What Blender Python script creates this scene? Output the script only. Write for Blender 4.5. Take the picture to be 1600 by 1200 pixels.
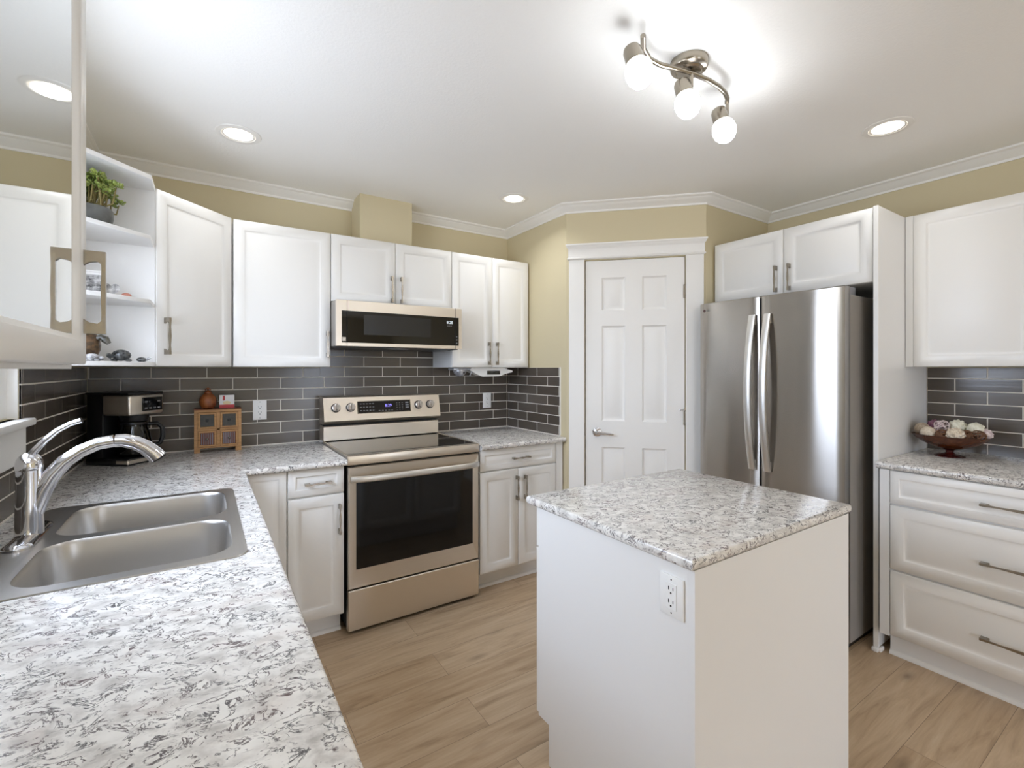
import bpy, bmesh, math, random
from math import pi, sin, cos, radians as R
from mathutils import Matrix, Vector

for o in list(bpy.data.objects):
    bpy.data.objects.remove(o, do_unlink=True)
SC = bpy.context.scene
COL = SC.collection
random.seed(7)

# ------------------------------------------------------------------ camera
CAM_H = 1.374
cd = bpy.data.cameras.new('camera'); cam = bpy.data.objects.new('camera', cd); COL.objects.link(cam)
cam.location = (0, 0, CAM_H)
cam.rotation_euler = (pi / 2, 0, -0.5788)
cd.sensor_width = 36.0; cd.lens = 36.0 * 735.08 / 1600.0
cd.shift_y = -(600 - 577.31) / 1600.0
cd.clip_start = 0.02
SC.camera = cam

# ------------------------------------------------------------------ exposure, sky, lamps
SC.view_settings.view_transform = 'Standard'
SC.view_settings.look = 'None'
SC.view_settings.gamma = 1.0
SC.view_settings.use_curve_mapping = False
SC.view_settings.exposure = 0.17

W = bpy.data.worlds.new('daylight'); SC.world = W; W.use_nodes = True
wn = W.node_tree.nodes; wl = W.node_tree.links
for n in list(wn): wn.remove(n)
wo = wn.new('ShaderNodeOutputWorld'); wb = wn.new('ShaderNodeBackground')
# overcast sky above the horizon; pale glow added below it to brighten the ceiling
SKY_STRENGTH = 15.5
GROUND_FILL = 9.0
wtc = wn.new('ShaderNodeTexCoord'); wsp = wn.new('ShaderNodeSeparateXYZ'); wmr = wn.new('ShaderNodeMapRange')
wmr.inputs['From Min'].default_value = -0.06; wmr.inputs['From Max'].default_value = 0.06
wl.new(wtc.outputs['Generated'], wsp.inputs[0]); wl.new(wsp.outputs['Z'], wmr.inputs['Value'])
wmx = wn.new('ShaderNodeMix'); wmx.data_type = 'RGBA'
wmx.inputs[6].default_value = (0.88 * GROUND_FILL, 0.97 * GROUND_FILL, 1.12 * GROUND_FILL, 1)
wmx.inputs[7].default_value = (0.77 * SKY_STRENGTH, 0.89 * SKY_STRENGTH, 1.10 * SKY_STRENGTH, 1)
wl.new(wmr.outputs[0], wmx.inputs[0]); wl.new(wmx.outputs[2], wb.inputs['Color'])
wb.inputs['Strength'].default_value = 1.0
wl.new(wb.outputs[0], wo.inputs[0])

DOWNLIGHT_W = 1.8
DOWNLIGHT_COL = (0.96, 1.0, 1.06)
SHADE_STRENGTH = 26.0

def portal(loc, rot, sx, sy):
    l = bpy.data.lights.new('window_portal', 'AREA'); l.shape = 'RECTANGLE'; l.size = sx; l.size_y = sy
    l.cycles.is_portal = True
    o = bpy.data.objects.new('window_portal', l); COL.objects.link(o)
    o.location = loc; o.rotation_euler = rot

SC.cycles.max_bounces = 10
SC.cycles.diffuse_bounces = 7
SC.cycles.glossy_bounces = 5
SC.cycles.caustics_reflective = False
SC.cycles.caustics_refractive = False
SC.cycles.sample_clamp_indirect = 6.0
SC.cycles.use_denoising = True

# ------------------------------------------------------------------ materials
def lin(c):
    return tuple(((x / 255) / 12.92 if x / 255 <= 0.04045 else ((x / 255 + 0.055) / 1.055) ** 2.4) for x in c) + (1,)

class NT:
    def __init__(s, name):
        s.m = bpy.data.materials.new(name); s.m.use_nodes = True
        s.t = s.m.node_tree
        for n in list(s.t.nodes): s.t.nodes.remove(n)
        s.out = s.n('ShaderNodeOutputMaterial')
    def n(s, typ, **kw):
        nd = s.t.nodes.new(typ)
        for k, v in kw.items():
            if k in nd.inputs: nd.inputs[k].default_value = v
            else: setattr(nd, k, v)
        return nd
    def l(s, a, b): s.t.links.new(a, b)
    def bsdf(s, col=(255, 255, 255), rough=.5, metal=0, **kw):
        b = s.n('ShaderNodeBsdfPrincipled')
        b.inputs['Base Color'].default_value = lin(col); b.inputs['Roughness'].default_value = rough; b.inputs['Metallic'].default_value = metal
        for k, v in kw.items(): b.inputs[k].default_value = v
        s.l(b.outputs[0], s.out.inputs[0]); return b
    def coord(s, scale=(1, 1, 1), rot=(0, 0, 0), loc=(0, 0, 0), out='Object'):
        tc = s.n('ShaderNodeTexCoord'); mp = s.n('ShaderNodeMapping')
        mp.inputs['Scale'].default_value = scale; mp.inputs['Rotation'].default_value = rot; mp.inputs['Location'].default_value = loc
        s.l(tc.outputs[out], mp.inputs[0]); return mp.outputs[0]
    def noise(s, vec, scale, detail=3, rough=.5, dist=0):
        n = s.n('ShaderNodeTexNoise'); n.inputs['Scale'].default_value = scale; n.inputs['Detail'].default_value = detail
        n.inputs['Roughness'].default_value = rough; n.inputs['Distortion'].default_value = dist
        s.l(vec, n.inputs['Vector']); return n
    def ramp(s, fac, stops, interp='LINEAR'):
        r = s.n('ShaderNodeValToRGB'); r.color_ramp.interpolation = interp
        e = r.color_ramp.elements
        while len(e) < len(stops): e.new(.5)
        for el, (p, c) in zip(e, stops):
            el.position = p; el.color = lin(c) if max(c) > 1 else tuple(c) + (1,)
        s.l(fac, r.inputs[0]); return r.outputs[0]
    def math(s, op, a, b=None, c=None):
        m = s.n('ShaderNodeMath', operation=op)
        for i, x in enumerate((a, b, c)):
            if x is None: continue
            if isinstance(x, (int, float)): m.inputs[i].default_value = x
            else: s.l(x, m.inputs[i])
        return m.outputs[0]
    def mix(s, fac, a, b, blend='MIX'):
        m = s.n('ShaderNodeMix', data_type='RGBA', blend_type=blend)
        for i, x in ((0, fac), (6, a), (7, b)):
            if isinstance(x, (int, float)): m.inputs[i].default_value = x
            elif isinstance(x, tuple): m.inputs[i].default_value = lin(x)
            else: s.l(x, m.inputs[i])
        return m.outputs[2]
    def bump(s, b, h, strength=.2, dist=.01):
        n = s.n('ShaderNodeBump'); n.inputs['Strength'].default_value = strength; n.inputs['Distance'].default_value = dist
        s.l(h, n.inputs['Height']); s.l(n.outputs[0], b.inputs['Normal'])

def plain(name, col, rough=.5, metal=0, **kw):
    t = NT(name); b = t.bsdf(col, rough, metal, **kw)
    if metal > .5: return t.m
    v = t.coord(); n = t.noise(v, 30, 2)
    t.l(t.math('MULTIPLY_ADD', n.outputs[0], .08, rough - .04), b.inputs['Roughness'])
    return t.m

def brushed(name, col, rough, axis, amt=.05, wav=0.0, metal=1.0):
    t = NT(name); b = t.bsdf(col, rough, metal)
    sc = [260, 260, 260]; sc[axis] = 2.5
    n = t.noise(t.coord(tuple(sc)), 1, 3, .6)
    t.l(t.math('MULTIPLY_ADD', n.outputs[0], .16, rough - .08), b.inputs['Roughness'])
    h = n.outputs[0]
    if wav:
        w = t.noise(t.coord((1.2, 9, .7)), 1, 1)
        h = t.math('MULTIPLY_ADD', w.outputs[0], wav, t.math('MULTIPLY', n.outputs[0], .02))
        t.bump(b, h, 1.0, .01)
    else:
        t.bump(b, h, amt, .002)
    return t.m

def aniso(name, col, rough, an, rot, metal=1.0):
    t = NT(name); b = t.bsdf(col, rough, metal)
    b.inputs['Anisotropic'].default_value = an; b.inputs['Anisotropic Rotation'].default_value = rot
    tg = t.n('ShaderNodeTangent'); tg.direction_type = 'RADIAL'; tg.axis = 'Z'
    t.l(tg.outputs[0], b.inputs['Tangent'])
    w = t.noise(t.coord((5, 5, .35)), 1, 1)
    t.bump(b, w.outputs[0], 1.0, .006)
    return t.m

def glass_mat(name, tint=(1, 1, 1), refl=.0):
    t = NT(name)
    tr = t.n('ShaderNodeBsdfTransparent'); tr.inputs[0].default_value = tint + (1,)
    gl = t.n('ShaderNodeBsdfGlossy'); gl.inputs['Roughness'].default_value = .01
    lw = t.n('ShaderNodeLayerWeight'); lw.inputs[0].default_value = .5
    fac = t.math('MULTIPLY_ADD', t.math('POWER', lw.outputs['Facing'], 5.0), .9, .04 + refl)
    mx = t.n('ShaderNodeMixShader'); t.l(fac, mx.inputs[0]); t.l(tr.outputs[0], mx.inputs[1]); t.l(gl.outputs[0], mx.inputs[2])
    t.l(mx.outputs[0], t.out.inputs[0]); return t.m

def emit(name, col, strength):
    t = NT(name); e = t.n('ShaderNodeEmission'); e.inputs[0].default_value = lin(col); e.inputs[1].default_value = strength
    t.l(e.outputs[0], t.out.inputs[0]); return t.m

def granite(name):
    t = NT(name); b = t.bsdf((225, 220, 212), .16)
    v0 = t.coord((1, 1, 1), (0, 0, R(18)))
    wn_ = t.noise(v0, 16, 3)
    sub = t.n('ShaderNodeVectorMath', operation='MULTIPLY_ADD')
    t.l(wn_.outputs['Color'], sub.inputs[0]); sub.inputs[1].default_value = (.035, .035, .035); t.l(v0, sub.inputs[2])
    st = t.n('ShaderNodeMapping'); st.inputs['Scale'].default_value = (.80, 1.06, 1.0); t.l(sub.outputs[0], st.inputs[0])
    v = st.outputs[0]
    cloud = t.noise(v, 30, 4, .6)
    base = t.ramp(cloud.outputs[0], [(.28, (182, 178, 173)), (.42, (212, 208, 203)), (.53, (232, 229, 224)), (.75, (242, 239, 234))])
    pink = t.noise(v, 12, 3, .55)
    base = t.mix(t.ramp(pink.outputs[0], [(.55, (0, 0, 0)), (.75, (.45, .45, .45))]), base, (208, 194, 184))
    def vein(scale, w, mscale, m0, m1, dist):
        n = t.noise(v, scale, 5, .62, dist)
        a = t.math('ABSOLUTE', t.math('SUBTRACT', n.outputs[0], .5))
        line = t.ramp(a, [(0, (1., 1., 1.)), (w * .45, (.85, .85, .85)), (w, (0, 0, 0))])
        mk = t.noise(v, mscale, 3, .6)
        k = t.ramp(mk.outputs[0], [(m0, (0, 0, 0)), (m1, (1., 1., 1.))])
        return t.math('MULTIPLY', line, k)
    f1 = vein(23, .024, 30, .46, .52, 1.1)
    f2 = vein(46, .030, 40, .49, .56, .8)
    f = t.math('MAXIMUM', t.math('MULTIPLY', f1, .95), t.math('MULTIPLY', f2, .9))
    vcol = t.ramp(pink.outputs[0], [(.4, (44, 42, 48)), (.62, (78, 56, 58))])
    col = t.mix(f, base, vcol)
    t.l(col, b.inputs['Base Color'])
    return t.m

def floor_mat():
    t = NT('oak_vinyl_plank'); b = t.bsdf((150, 125, 100), .38)
    tc = t.n('ShaderNodeTexCoord')
    br = t.n('ShaderNodeTexBrick'); br.offset = .37; br.offset_frequency = 2
    br.inputs['Scale'].default_value = 1; br.inputs['Brick Width'].default_value = 1.22; br.inputs['Row Height'].default_value = .182
    br.inputs['Mortar Size'].default_value = .0010; br.inputs['Mortar Smooth'].default_value = .3; br.inputs['Bias'].default_value = 0
    br.inputs['Color1'].default_value = (0, 0, 0, 1); br.inputs['Color2'].default_value = (1, 1, 1, 1); br.inputs['Mortar'].default_value = (.5, .5, .5, 1)
    mp = t.n('ShaderNodeMapping'); mp.inputs['Location'].default_value = (.3, .07, 0); t.l(tc.outputs['Object'], mp.inputs[0]); t.l(mp.outputs[0], br.inputs[0])
    # grain, shifted per plank
    ad = t.n('ShaderNodeVectorMath', operation='MULTIPLY_ADD'); t.l(br.outputs[0], ad.inputs[0]); ad.inputs[1].default_value = (7, 3, 5); t.l(tc.outputs['Object'], ad.inputs[2])
    g = t.n('ShaderNodeMapping'); g.inputs['Scale'].default_value = (1.3, 11, 1); t.l(ad.outputs[0], g.inputs[0])
    n1 = t.noise(g.outputs[0], 2.2, 6, .62, .6)
    g2 = t.n('ShaderNodeMapping'); g2.inputs['Scale'].default_value = (3, 70, 1); t.l(ad.outputs[0], g2.inputs[0])
    n2 = t.noise(g2.outputs[0], 2, 4, .6)
    c = t.ramp(n1.outputs[0], [(.28, (134, 108, 80)), (.44, (186, 159, 127)), (.56, (204, 178, 146)), (.74, (220, 199, 170))])
    c = t.mix(t.math('MULTIPLY', n2.outputs[0], .5), c, (132, 104, 76), 'MIX')
    hue = t.mix(.30, c, t.ramp(br.outputs[0], [(0, (172, 146, 116)), (1, (212, 190, 162))]))
    kn = t.n('ShaderNodeMapping'); kn.inputs['Scale'].default_value = (2.2, 5.5, 1); t.l(ad.outputs[0], kn.inputs[0])
    vo = t.n('ShaderNodeTexVoronoi'); vo.inputs['Scale'].default_value = 1.0; t.l(kn.outputs[0], vo.inputs[0])
    kf = t.ramp(vo.outputs[0], [(.02, (.8, .8, .8)), (.09, (.25, .25, .25)), (.17, (0, 0, 0))])
    c = t.mix(kf, hue, (74, 56, 42))
    c = t.mix(t.math('MULTIPLY', br.outputs['Fac'], .75), c, (92, 76, 62))
    t.l(c, b.inputs['Base Color'])
    t.bump(b, t.math('SUBTRACT', n2.outputs[0], t.math('MULTIPLY', br.outputs['Fac'], 3)), .12, .003)
    return t.m

def tile_mat():
    t = NT('glazed_grey_tile'); b = t.bsdf((104, 96, 88), .2)
    ge = t.n('ShaderNodeNewGeometry')
    c = t.ramp(ge.outputs['Random Per Island'], [(0, (80, 72, 64)), (.5, (90, 82, 74)), (1, (99, 91, 83))])
    n = t.noise(t.coord((8, 8, 120)), 1, 2)
    t.l(t.mix(.12, c, n.outputs[0], 'OVERLAY'), b.inputs['Base Color'])
    t.bump(b, t.noise(t.coord((3, 3, 40)), 1, 2).outputs[0], .08, .004)
    return t.m

def wood_mat(name, a, b_, rough=.5, sc=(3, 3, 40)):
    t = NT(name); b = t.bsdf(a, rough)
    n = t.noise(t.coord(sc), 3, 5, .65, .8)
    t.l(t.ramp(n.outputs[0], [(.3, a), (.5, b_), (.7, a)]), b.inputs['Base Color']); return t.m

def speckle(name, a, b_, scale=60, rough=.5):
    t = NT(name); b = t.bsdf(a, rough)
    n = t.noise(t.coord(), scale, 4, .6)
    t.l(t.ramp(n.outputs[0], [(.35, a), (.6, b_)]), b.inputs['Base Color']); t.bump(b, n.outputs[0], .3, .004); return t.m

def paint(name, col, rough=.6, bumpy=0.0, scale=160):
    t = NT(name); b = t.bsdf(col, rough)
    if bumpy:
        n = t.noise(t.coord(), scale, 3, .6); t.bump(b, n.outputs[0], bumpy, .004)
    else:
        n = t.noise(t.coord(), 40, 2); t.bump(b, n.outputs[0], .02, .002)
    return t.m

M = dict(
    cab=paint('white_thermofoil', (236, 234, 230), .34),
    side=paint('white_melamine', (233, 232, 230), .42),
    wall=paint('khaki_wall_paint', (208, 196, 163), .62, .05),
    ceil=paint('white_ceiling_paint', (247, 246, 243), .8, .25, 90),
    trim=paint('white_trim_paint', (240, 238, 234), .4),
    wht=plain('white_plastic', (238, 237, 234), .35),
    granite=granite('speckled_granite_laminate'),
    floor=floor_mat(), tile=tile_mat(),
    grout=paint('pale_grout', (222, 215, 204), .8),
    steel=brushed('brushed_stainless_horizontal', (226, 217, 204), .36, 0),
    steelv=aniso('brushed_stainless_fridge', (184, 179, 173), .27, .95, 0.25),
    steelsink=brushed('brushed_sink_steel', (196, 193, 189), .34, 1),
    case=plain('fridge_case_grey', (150, 145, 138), .34),
    satin=plain('satin_steel_handle', (222, 220, 216), .36, 1),
    nickel=plain('satin_nickel', (160, 152, 140), .25, 1),
    chrome=plain('polished_chrome', (222, 222, 226), .07, 1),
    black=plain('black_plastic', (16, 16, 17), .32),
    blackglass=plain('black_glass', (7, 7, 8), .06),
    cook=plain('black_ceramic_cooktop', (9, 9, 10), .07),
    gap=plain('dark_gap', (12, 11, 10), .7),
    window=glass_mat('clear_glass'),
    mirror=plain('mirror_glass', (214, 215, 212), .03, 1),
    carafe=glass_mat('smoked_carafe_glass', (.12, .11, .10), .02),
    coffee=plain('dark_coffee', (20, 11, 6), .2),
    shade=emit('frosted_shade_glow', (246, 250, 255), SHADE_STRENGTH),
    lens=emit('downlight_lens_glow', (255, 245, 228), 6.0),
    rustic=wood_mat('rustic_pine', (138, 94, 56), (186, 142, 92), .6),
    rusticdk=wood_mat('rustic_red_brown', (96, 52, 30), (120, 66, 40), .6),
    panelgrey=speckle('dark_green_grey_panel', (52, 50, 42), (66, 62, 54), 90),
    gourd=speckle('amber_brown_glaze', (158, 92, 46), (116, 58, 28), 22, .25),
    bowl=wood_mat('mahogany_bowl', (96, 52, 24), (70, 34, 16), .22, (20, 4, 4)),
    redglass=plain('dark_red_lacquer', (62, 16, 14), .12),
    cream=speckle('cream_decor_ball', (226, 214, 196), (196, 180, 158), 70),
    beige=speckle('beige_decor_ball', (196, 180, 160), (160, 142, 122), 90),
    purple=speckle('plum_decor_ball', (138, 88, 110), (96, 56, 78), 60),
    twig=wood_mat('brown_twig', (84, 54, 36), (116, 80, 54), .7),
    pale=speckle('pale_lattice', (222, 208, 204), (190, 168, 168), 60),
    greenw=speckle('pale_green_white', (228, 225, 208), (204, 200, 178), 50),
    stone=speckle('grey_stone_pot', (98, 98, 94), (84, 84, 80), 30, .6),
    leaf=speckle('jade_leaf', (158, 168, 88), (100, 118, 52), 40, .35),
    stem=wood_mat('jade_stem', (104, 92, 52), (130, 116, 66), .7),
    figbrown=speckle('mottled_brown_ceramic', (112, 84, 56), (64, 50, 36), 60, .3),
    figdark=speckle('dark_olive_ceramic', (46, 44, 36), (88, 84, 74), 80, .3),
    figblack=speckle('black_stone', (28, 28, 28), (84, 84, 82), 70, .25),
    figwhite=speckle('white_grey_ceramic', (214, 212, 210), (120, 118, 118), 50, .3),
    photo=speckle('black_and_white_print', (40, 40, 42), (188, 186, 184), 45, .4),
    red=plain('red_print', (176, 40, 44), .45), paper=plain('white_card', (222, 220, 218), .6),
    pinky=plain('terracotta', (172, 112, 92), .6),
    led=emit('display_digits_white', (225, 235, 240), 1.2), ledv=emit('display_digits_violet', (150, 140, 255), 1.6),
    legend=plain('grey_legend_print', (120, 120, 122), .5),
    screen=plain('lcd_dark_olive', (44, 42, 34), .2),
    silver=plain('silver_plastic', (190, 192, 198), .28, .6),
    outside=plain('pale_concrete', (190, 190, 186), .9),
)

# ------------------------------------------------------------------ mesh builder
class MB:
    def __init__(s, m=None):
        s.bm = bmesh.new(); s.M = m or Matrix.Identity(4)
    def v(s, p): return s.bm.verts.new(s.M @ Vector(p))
    def face(s, vs):
        try: return s.bm.faces.new(vs)
        except ValueError: return None
    def box(s, x0, x1, y0, y1, z0, z1, bev=0, seg=2):
        t = bmesh.new(); bmesh.ops.create_cube(t, size=1)
        for q in t.verts:
            q.co = Vector(((x0 + x1) / 2 + q.co.x * (x1 - x0), (y0 + y1) / 2 + q.co.y * (y1 - y0), (z0 + z1) / 2 + q.co.z * (z1 - z0)))
        if bev: bmesh.ops.bevel(t, geom=t.edges[:], offset=bev, segments=seg, profile=.5, affect='EDGES')
        s.merge(t); return s
    def merge(s, t, m=None):
        bmesh.ops.transform(t, matrix=s.M @ (m or Matrix.Identity(4)), verts=t.verts)
        me = bpy.data.meshes.new('tmp'); t.to_mesh(me); t.free(); s.bm.from_mesh(me); bpy.data.meshes.remove(me)
    def loft(s, rings, cap=True, closed=True):
        rv = [[s.v(p) for p in r] for r in rings]
        n = len(rv[0])
        for a, b in zip(rv, rv[1:]):
            for i in range(n if closed else n - 1):
                j = (i + 1) % n
                s.face((a[i], a[j], b[j], b[i]))
        if cap:
            s.face(rv[0][::-1]); s.face(rv[-1])
        return s
    def lathe(s, prof, n=24, c=(0, 0, 0), sx=1, sy=1, rot=None, cap=True):
        rot = rot or Matrix.Identity(3)
        rings = []
        for r, z in prof:
            rings.append([Vector(c) + rot @ Vector((max(r, 1e-4) * cos(2 * pi * i / n) * sx, max(r, 1e-4) * sin(2 * pi * i / n) * sy, z)) for i in range(n)])
        return s.loft(rings, cap)
    def tube(s, pts, r, n=10, cap=True, flat=1.0, up=None):
        pts = [Vector(p) for p in pts]; rings = []
        rr = r if isinstance(r, (list, tuple)) else [r] * len(pts)
        prev = None
        for i, p in enumerate(pts):
            d = (pts[min(i + 1, len(pts) - 1)] - pts[max(i - 1, 0)]).normalized()
            if prev is None:
                u = Vector(up) if up else (Vector((0, 0, 1)) if abs(d.z) < .9 else Vector((1, 0, 0)))
            else: u = prev
            a = (u - d * u.dot(d)).normalized(); prev = a; b = d.cross(a)
            rings.append([p + a * cos(2 * pi * k / n) * rr[i] * flat + b * sin(2 * pi * k / n) * rr[i] for k in range(n)])
        return s.loft(rings, cap)
    def prism(s, poly, z0, z1, bev=0, seg=2):
        t = bmesh.new(); vs = [t.verts.new((x, y, z0)) for x, y in poly]; f = t.faces.new(vs)
        e = bmesh.ops.extrude_face_region(t, geom=[f])
        for q in e['geom']:
            if isinstance(q, bmesh.types.BMVert): q.co.z = z1
        bmesh.ops.recalc_face_normals(t, faces=t.faces)
        if bev: bmesh.ops.bevel(t, geom=t.edges[:], offset=bev, segments=seg, profile=.5, affect='EDGES')
        s.merge(t); return s
    def ball(s, c, r, sx=1, sy=1, sz=1, n=16):
        t = bmesh.new(); bmesh.ops.create_uvsphere(t, u_segments=n, v_segments=max(6, n // 2), radius=r)
        s.merge(t, Matrix.Translation(c) @ Matrix.Diagonal((sx, sy, sz, 1))); return s
    def build(s, name, mat, parent=None, label=None, smooth=.6):
        bmesh.ops.recalc_face_normals(s.bm, faces=s.bm.faces)
        for f in s.bm.faces: f.smooth = True
        for e in s.bm.edges:
            if len(e.link_faces) != 2 or e.calc_face_angle(0) > smooth: e.smooth = False
        me = bpy.data.meshes.new(name); s.bm.to_mesh(me); s.bm.free()
        me.materials.append(mat)
        o = bpy.data.objects.new(name, me); COL.objects.link(o)
        if parent: o.parent = parent
        if label: o['label'] = label
        return o

def tag(o, label, cat, group=None):
    o['label'] = label; o['category'] = cat
    if group: o['group'] = group
    return o
def thing(name, label, cat, loc=(0, 0, 0), rz=0, group=None):
    o = bpy.data.objects.new(name, None); COL.objects.link(o); o.empty_display_size = .1
    o.location = loc; o.rotation_euler = (0, 0, rz)
    return tag(o, label, cat, group)
def struct(name, mb, mat, parent=None, label=None):
    o = mb.build(name, mat, parent)
    o['kind'] = 'structure'
    if label: o['label'] = label
    return o
def rr(x0, x1, y0, y1, r, n=6):
    p = []
    for cx, cy, a0 in ((x1 - r, y1 - r, 0), (x0 + r, y1 - r, 90), (x0 + r, y0 + r, 180), (x1 - r, y0 + r, 270)):
        for k in range(n + 1):
            a = R(a0 + 90 * k / n); p.append((cx + r * cos(a), cy + r * sin(a)))
    return p
def text_mesh(txt, size, mat, name, parent, loc, rot, ext=.0006):
    cu = bpy.data.curves.new('t', 'FONT'); cu.body = txt; cu.size = size; cu.extrude = ext; cu.align_x = 'CENTER'; cu.align_y = 'CENTER'
    tmp = bpy.data.objects.new('t', cu); COL.objects.link(tmp)
    dg = bpy.context.evaluated_depsgraph_get(); me = bpy.data.meshes.new_from_object(tmp.evaluated_get(dg))
    bpy.data.objects.remove(tmp); bpy.data.curves.remove(cu)
    me.name = name; me.materials.clear(); me.materials.append(mat)
    o = bpy.data.objects.new(name, me); COL.objects.link(o); o.parent = parent; o.location = loc; o.rotation_euler = rot
    return o

# front panel with routed frame; local x right, z up, front at y (towards -y), back at y+t
RAISED = [(0, .019), (0, .003), (.003, 0), (.050, 0), (.054, .0045), (.060, .0062), (.068, .0055), (.082, .0012)]
SMALLR = [(0, .019), (0, .003), (.003, 0), (.034, 0), (.037, .004), (.042, .0055), (.048, .005), (.058, .001)]
def raised(mb, x0, x1, z0, z1, y, rings=RAISED):
    lp = [[(x0 + i, y + d, z0 + i), (x1 - i, y + d, z0 + i), (x1 - i, y + d, z1 - i), (x0 + i, y + d, z1 - i)] for i, d in rings]
    mb.loft(lp); return mb
def front(name, root, x0, x1, z0, z1, y, rings=RAISED, mat=None, label=None):
    return raised(MB(), x0, x1, z0, z1, y, rings).build(name, mat or M['cab'], root, label, smooth=.9)
def pull(parent, x, z, y, L=.152, vert=True, name='handle'):
    """bow-tie bar pull on two square posts, centred at x,z on the surface y"""
    mb = MB(); h = L / 2
    secs = [(-h, .0050, .0032), (-h + .012, .0052, .0032), (-h + .026, .0040, .0030), (-h * .5, .0030, .0030), (0, .0056, .0034), (h * .5, .0030, .0030), (h - .026, .0040, .0030), (h - .012, .0052, .0032), (h, .0050, .0032)]
    yc = y - .027
    def P(t, a, b): return (x + a, yc + b, z + t) if vert else (x + t, yc + b, z + a)
    rings = [[P(t, -w, -d), P(t, w, -d), P(t, w, d), P(t, -w, d)] for t, w, d in secs]
    mb.loft(rings)
    for sgn in (-1, 1):
        a0 = sgn * h; pf = [(a0, yc - .003), (a0, y), (a0 - sgn * .026, y), (a0 - sgn * .020, y - .008), (a0 - sgn * .018, yc + .008), (a0 - sgn * .024, yc + .002)]
        w = .0048
        if vert: mb.loft([[(x + k, p, z + t) for t, p in pf] for k in (-w, w)])
        else: mb.loft([[(x + t, p, z + k) for t, p in pf] for k in (-w, w)])
    return mb.build(name, M['nickel'], parent, smooth=.5)

# ================================================================== SETTING
XL, XR, YB, ZC = -.512, 3.418, 3.218, 2.488
YF = -4.6
P0 = Vector((2.058, 2.473)); Q0 = Vector((2.689, 1.842))

struct('floor', MB().box(XL - .12, XR + .12, YF - .12, YB + .12, -.06, 0), M['floor'])
struct('ceiling', MB().box(XL - .12, XR + .12, YF - .12, YB + .12, ZC, ZC + .08), M['ceil'])
struct('wall_back', MB().box(XL - .12, XR + .12, YB, YB + .12, 0, ZC), M['wall'])
struct('wall_right', MB().box(XR, XR + .12, YF, YB, 0, ZC), M['wall'])
# left wall with the sink window opening and an added opening for daylight
WY0, WY1, WZ0, WZ1 = 1.19, 2.178, 1.212, 2.12
LY0, LY1 = -4.1, -2.9
struct('wall_left', MB().box(XL - .12, XL, WY1, YB, 0, ZC).box(XL - .12, XL, LY1, WY0, 0, ZC).box(XL - .12, XL, YF, LY0, 0, ZC).box(XL - .12, XL, LY0, LY1, 2.2, ZC).box(XL - .12, XL, WY0, WY1, 0, WZ0).box(XL - .12, XL, WY0, WY1, WZ1, ZC), M['wall'])
# wall behind the camera with a glazed opening added for daylight
GX0, GX1, GZ1 = 1.65, 2.4, 2.15
struct('wall_front', MB().box(XL, GX0, YF - .12, YF, 0, ZC).box(GX1, XR, YF - .12, YF, 0, ZC).box(GX0, GX1, YF - .12, YF, GZ1, ZC), M['wall'])
# corner pantry: stub, diagonal door wall, stub
dd = (Q0 - P0).normalized(); dn = Vector((dd.y, -dd.x))        # dn points into the pantry? flip below
if dn.dot(Vector((1, 1))) < 0: dn = -dn
DX0, DX1, DZ1 = .124, .766, 2.106
def along(a, dep): p = P0 + dd * a + dn * dep; return (p.x, p.y)
LW = (Q0 - P0).length
mb = MB()
mb.prism([(P0.x, P0.y), (P0.x, YB), (P0.x + .1, YB), (P0.x + .1, P0.y + .04)], 0, ZC)
mb.prism([along(0, 0), along(DX0, 0), along(DX0, .1), along(.042, .1)], 0, ZC)
mb.prism([along(DX1, 0), along(LW, 0), along(LW - .042, .1), along(DX1, .1)], 0, ZC)
mb.prism([along(DX0, 0), along(DX1, 0), along(DX1, .1), along(DX0, .1)], DZ1, ZC)
mb.prism([(Q0.x, Q0.y), (XR, Q0.y), (XR, Q0.y + .1), (Q0.x + .04, Q0.y + .1)], 0, ZC)
struct('wall_pantry', mb, M['wall'])
# boxed duct chase above the microwave cabinet
struct('wall_chase', MB().box(.822, 1.166, 3.012, YB, 2.176, ZC), M['wall'])

# crown moulding, swept with mitres
CROWN = [(0, -.058), (.007, -.058), (.010, -.047), (.016, -.044), (.030, -.030), (.046, -.022), (.050, -.016), (.058, -.013), (.064, -.009), (.064, 0), (0, 0)]
def sweep(path, prof, z0):
    mb = MB(); pts = [Vector(p) for p in path]; rings = []
    for i, p in enumerate(pts):
        ds = []
        if i > 0: ds.append((p - pts[i - 1]).normalized())
        if i < len(pts) - 1: ds.append((pts[i + 1] - p).normalized())
        ns = [Vector((d.y, -d.x)) for d in ds]
        m = ns[0] if len(ns) == 1 else (ns[0] + ns[1]).normalized()
        k = 1 if len(ns) == 1 else 1 / max(.2, m.dot(ns[0]))
        rings.append([(p.x + m.x * o * k, p.y + m.y * o * k, z0 + z) for o, z in prof])
    mb.loft(rings); return mb
struct('trim_1', sweep([(XL, YF), (XL, YB), (.822, YB)], CROWN, ZC), M['trim'])
struct('trim_2', sweep([(1.166, YB), (P0.x, YB), (P0.x, P0.y), (Q0.x, Q0.y), (XR, Q0.y), (XR, YF)], CROWN, ZC), M['trim'])

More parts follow.
